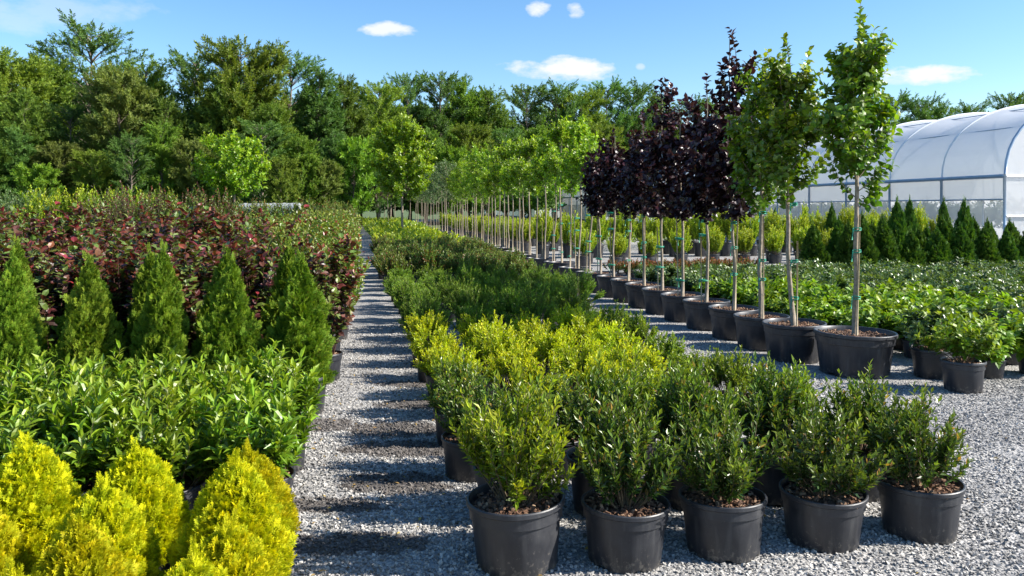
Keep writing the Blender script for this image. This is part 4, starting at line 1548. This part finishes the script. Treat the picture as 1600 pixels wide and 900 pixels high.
gm = grass_mat()
for nm, quad in (('field_ground', [uv(26, -90, OL), uv(26, -.9, OL), uv(330, -.9, OL), uv(330, -250, OL)]), ('forest_ground', [(-11, 60), (420, 60), (420, 1490), (-420, 1490), (-420, 110), (-11, 110)])):
    g = Geo()
    zz = .004 if nm == 'field_ground' else .008
    g.add([(x, y, zz) for x, y in quad], [list(range(len(quad)))])
    tag(obj(nm, g.mesh(nm, gm)), None, None, None, 'structure')

# loose stones on the open gravel
rng = np.random.RandomState(5)


def stones(regions, seed, smin, smax):
    rng = np.random.RandomState(seed)
    g = Geo()
    base = nrm(np.array([[-1, -1, -1], [1, -1, -1], [1, 1, -1], [-1, 1, -1], [-1, -1, 1], [1, -1, 1], [1, 1, 1], [-1, 1, 1]], float))
    Fb = np.array([[3, 2, 1, 0], [4, 5, 6, 7], [0, 1, 5, 4], [1, 2, 6, 5], [2, 3, 7, 6], [3, 0, 4, 7]])
    for (n, fn) in regions:
        x, y = fn(rng, n)
        k = len(x)
        s = rng.uniform(smin, smax, k) * rng.uniform(.6, 1.3, k)
        Vx = base[None] * rng.uniform(.65, 1.25, (k, 8, 1)) * (np.stack([rng.uniform(.7, 1.2, k), rng.uniform(.7, 1.2, k), rng.uniform(.4, .75, k)], -1))[:, None]
        a = rng.uniform(0, pi2, k)
        ca, sa = np.cos(a), np.sin(a)
        tl = rng.normal(0, .35, (k, 2))
        X = Vx[..., 0] * ca[:, None] - Vx[..., 1] * sa[:, None]
        Y = Vx[..., 0] * sa[:, None] + Vx[..., 1] * ca[:, None]
        Z = Vx[..., 2] + X * tl[:, :1] + Y * tl[:, 1:]
        Vv_ = np.stack([x[:, None] + X * s[:, None] * .5, y[:, None] + Y * s[:, None] * .5, s[:, None] * .18 + Z * s[:, None] * .5], -1)
        g.add(Vv_.reshape(-1, 3), (Fb[None] + (np.arange(k) * 8)[:, None, None]).reshape(-1, 4))
    return g


def reg_path(u0, u1, v0, v1):
    def f(rng, n):
        u, v = rng.uniform(u0, u1, n), rng.uniform(v0, v1, n)
        return O[0] + U[0] * u + Vv[0] * v, O[1] + U[1] * u + Vv[1] * v
    return f


g = stones([(30000, reg_path(-1.9, 3.2, -1.45, .1)), (9000, reg_path(3.2, 8, -1.5, .0)), (24000, reg_path(-1.4, 1.2, .1, 3.6)), (17000, reg_path(1.2, 3.2, 2.2, 7.0)), (9000, reg_path(3.2, 6.5, 2.3, 3.9)), (15000, reg_path(-3.0, 2.6, 3.6, 6.8)), (7000, reg_path(-3.2, 3.4, 5.2, 8.6)), (5000, reg_path(6.5, 14, 2.2, 3.9))], 5, .012, .024)
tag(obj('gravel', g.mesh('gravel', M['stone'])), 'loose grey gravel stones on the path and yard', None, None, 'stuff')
g = Geo()
k = 620
rr = np.random.RandomState(9)
f1 = reg_path(-1.6, 6, -1.3, 0)(rr, 330)
f2 = reg_path(-1.0, 5, 0, 4.0)(rr, 290)
P = np.stack([np.concatenate([f1[0], f2[0]]), np.concatenate([f1[1], f2[1]]), rr.uniform(.014, .024, k)], -1)
D = rnd_dir(rr, k)
D[:, 2] *= .2
v, f = place(T_BROAD[0], T_BROAD[1], P, D, np.array([0, 0, 1.]) + rnd_dir(rr, k) * .5, rr.uniform(.015, .038, k), .5)
g.add(v, f)
tag(obj('fallen_leaves', g.mesh('fallen_leaves', M['leaf_litter'])), 'scattered dry leaves on the gravel', None, None, 'stuff')

# ------------------------------------------------------------------ sky, sun, camera
SUN_EL, SUN_AZ = 35.0, -7.0       # azimuth from +X
sd = Vector((math.cos(math.radians(SUN_EL)) * math.cos(math.radians(SUN_AZ)), math.cos(math.radians(SUN_EL)) * math.sin(math.radians(SUN_AZ)), math.sin(math.radians(SUN_EL))))
w = bpy.data.worlds.new('World')
SC.world = w
w.use_nodes = True
nt = w.node_tree
nt.nodes.clear()
L = nt.links
out = nt.nodes.new('ShaderNodeOutputWorld')
sky = nt.nodes.new('ShaderNodeTexSky')
sky.sky_type = 'NISHITA'
sky.sun_disc = False
sky.sun_elevation = math.radians(SUN_EL)
sky.sun_rotation = math.atan2(sd.x, sd.y)
sky.air_density = 1.0
sky.dust_density = .4
sky.ozone_density = 3.0
tc = nt.nodes.new('ShaderNodeTexCoord')
sp = nt.nodes.new('ShaderNodeSeparateXYZ')
L.new(tc.outputs['Generated'], sp.inputs[0])
yy = math_(nt, 'MAXIMUM', sp.outputs[1], .05)
A = math_(nt, 'DIVIDE', sp.outputs[0], yy)
B = math_(nt, 'DIVIDE', sp.outputs[2], yy)
noi = nt.nodes.new('ShaderNodeTexNoise')
noi.inputs['Scale'].default_value = 26
noi.inputs['Detail'].default_value = 8
noi.inputs['Roughness'].default_value = .6
mp = nt.nodes.new('ShaderNodeMapping')
mp.inputs['Scale'].default_value = (1, 1, 2.2)
L.new(tc.outputs['Generated'], mp.inputs[0])
L.new(mp.outputs[0], noi.inputs['Vector'])
nz = math_(nt, 'SUBTRACT', noi.outputs[0], .5)
tot = None
for (px, py, rx, ry, amt) in [(604, 46, 44, 14, 1.0), (843, 14, 22, 14, 1.0), (900, 18, 17, 13, .95), (888, 108, 98, 19, 1.1), (855, 112, 60, 12, .8), (1000, 104, 8, 6, .5), (1450, 117, 88, 17, 1.25), (1395, 126, 40, 9, .6), (60, 22, 190, 34, .30)]:
    a0, b0 = (px - 800) / F, (HOR - py) / F
    dx = math_(nt, 'MULTIPLY', math_(nt, 'SUBTRACT', A, a0), F / rx)
    dy = math_(nt, 'MULTIPLY', math_(nt, 'SUBTRACT', B, b0), F / ry)
    r = math_(nt, 'SUBTRACT', 1.0, math_(nt, 'ADD', math_(nt, 'MULTIPLY', dx, dx), math_(nt, 'MULTIPLY', dy, dy)))
    r = math_(nt, 'ADD', r, math_(nt, 'MULTIPLY', nz, 3.4))
    r = math_(nt, 'MULTIPLY', math_(nt, 'SMOOTH_MIN', math_(nt, 'MAXIMUM', math_(nt, 'MULTIPLY', r, 1.1), 0), 1.0, .3), amt)
    tot = r if tot is None else math_(nt, 'MAXIMUM', tot, r)
cl = math_(nt, 'MULTIPLY', tot, .92, clamp=True)
SKY_S = .10
hs = nt.nodes.new('ShaderNodeHueSaturation')
hs.inputs['Saturation'].default_value = 1.2
L.new(sky.outputs[0], hs.inputs['Color'])
col = mixc(nt, cl, hs.outputs[0], tuple(c / SKY_S for c in (.46, .475, .50)))
bg = nt.nodes.new('ShaderNodeBackground')
bg.inputs['Strength'].default_value = SKY_S
L.new(col, bg.inputs[0])
L.new(bg.outputs[0], out.inputs[0])

sl = bpy.data.lights.new('sun', 'SUN')
sl.energy = 5.0
sl.angle = math.radians(.53)
sl.color = (1.0, .945, .86)
so = bpy.data.objects.new('sun', sl)
COL.objects.link(so)
so.rotation_euler = (-sd).to_track_quat('-Z', 'Y').to_euler()

cam = bpy.data.cameras.new('camera')
cam.sensor_width = 36
cam.lens = F / 1600 * 36
cam.shift_y = -(450 - HOR) / 1600
cam.clip_start = .05
cam.clip_end = 3000
co = bpy.data.objects.new('camera', cam)
COL.objects.link(co)
co.location = (0, 0, EYE)
co.rotation_euler = (PI / 2, 0, 0)
SC.camera = co

SC.view_settings.view_transform = 'Standard'
SC.view_settings.look = 'None'
SC.view_settings.exposure = 1.13
SC.view_settings.gamma = 1.0
cy = SC.cycles
cy.max_bounces = 6
cy.diffuse_bounces = 3
cy.glossy_bounces = 2
cy.transmission_bounces = 4
cy.transparent_max_bounces = 8
cy.caustics_reflective = False
cy.caustics_refractive = False
cy.use_denoising = True
cy.denoiser = 'OPENIMAGEDENOISE'
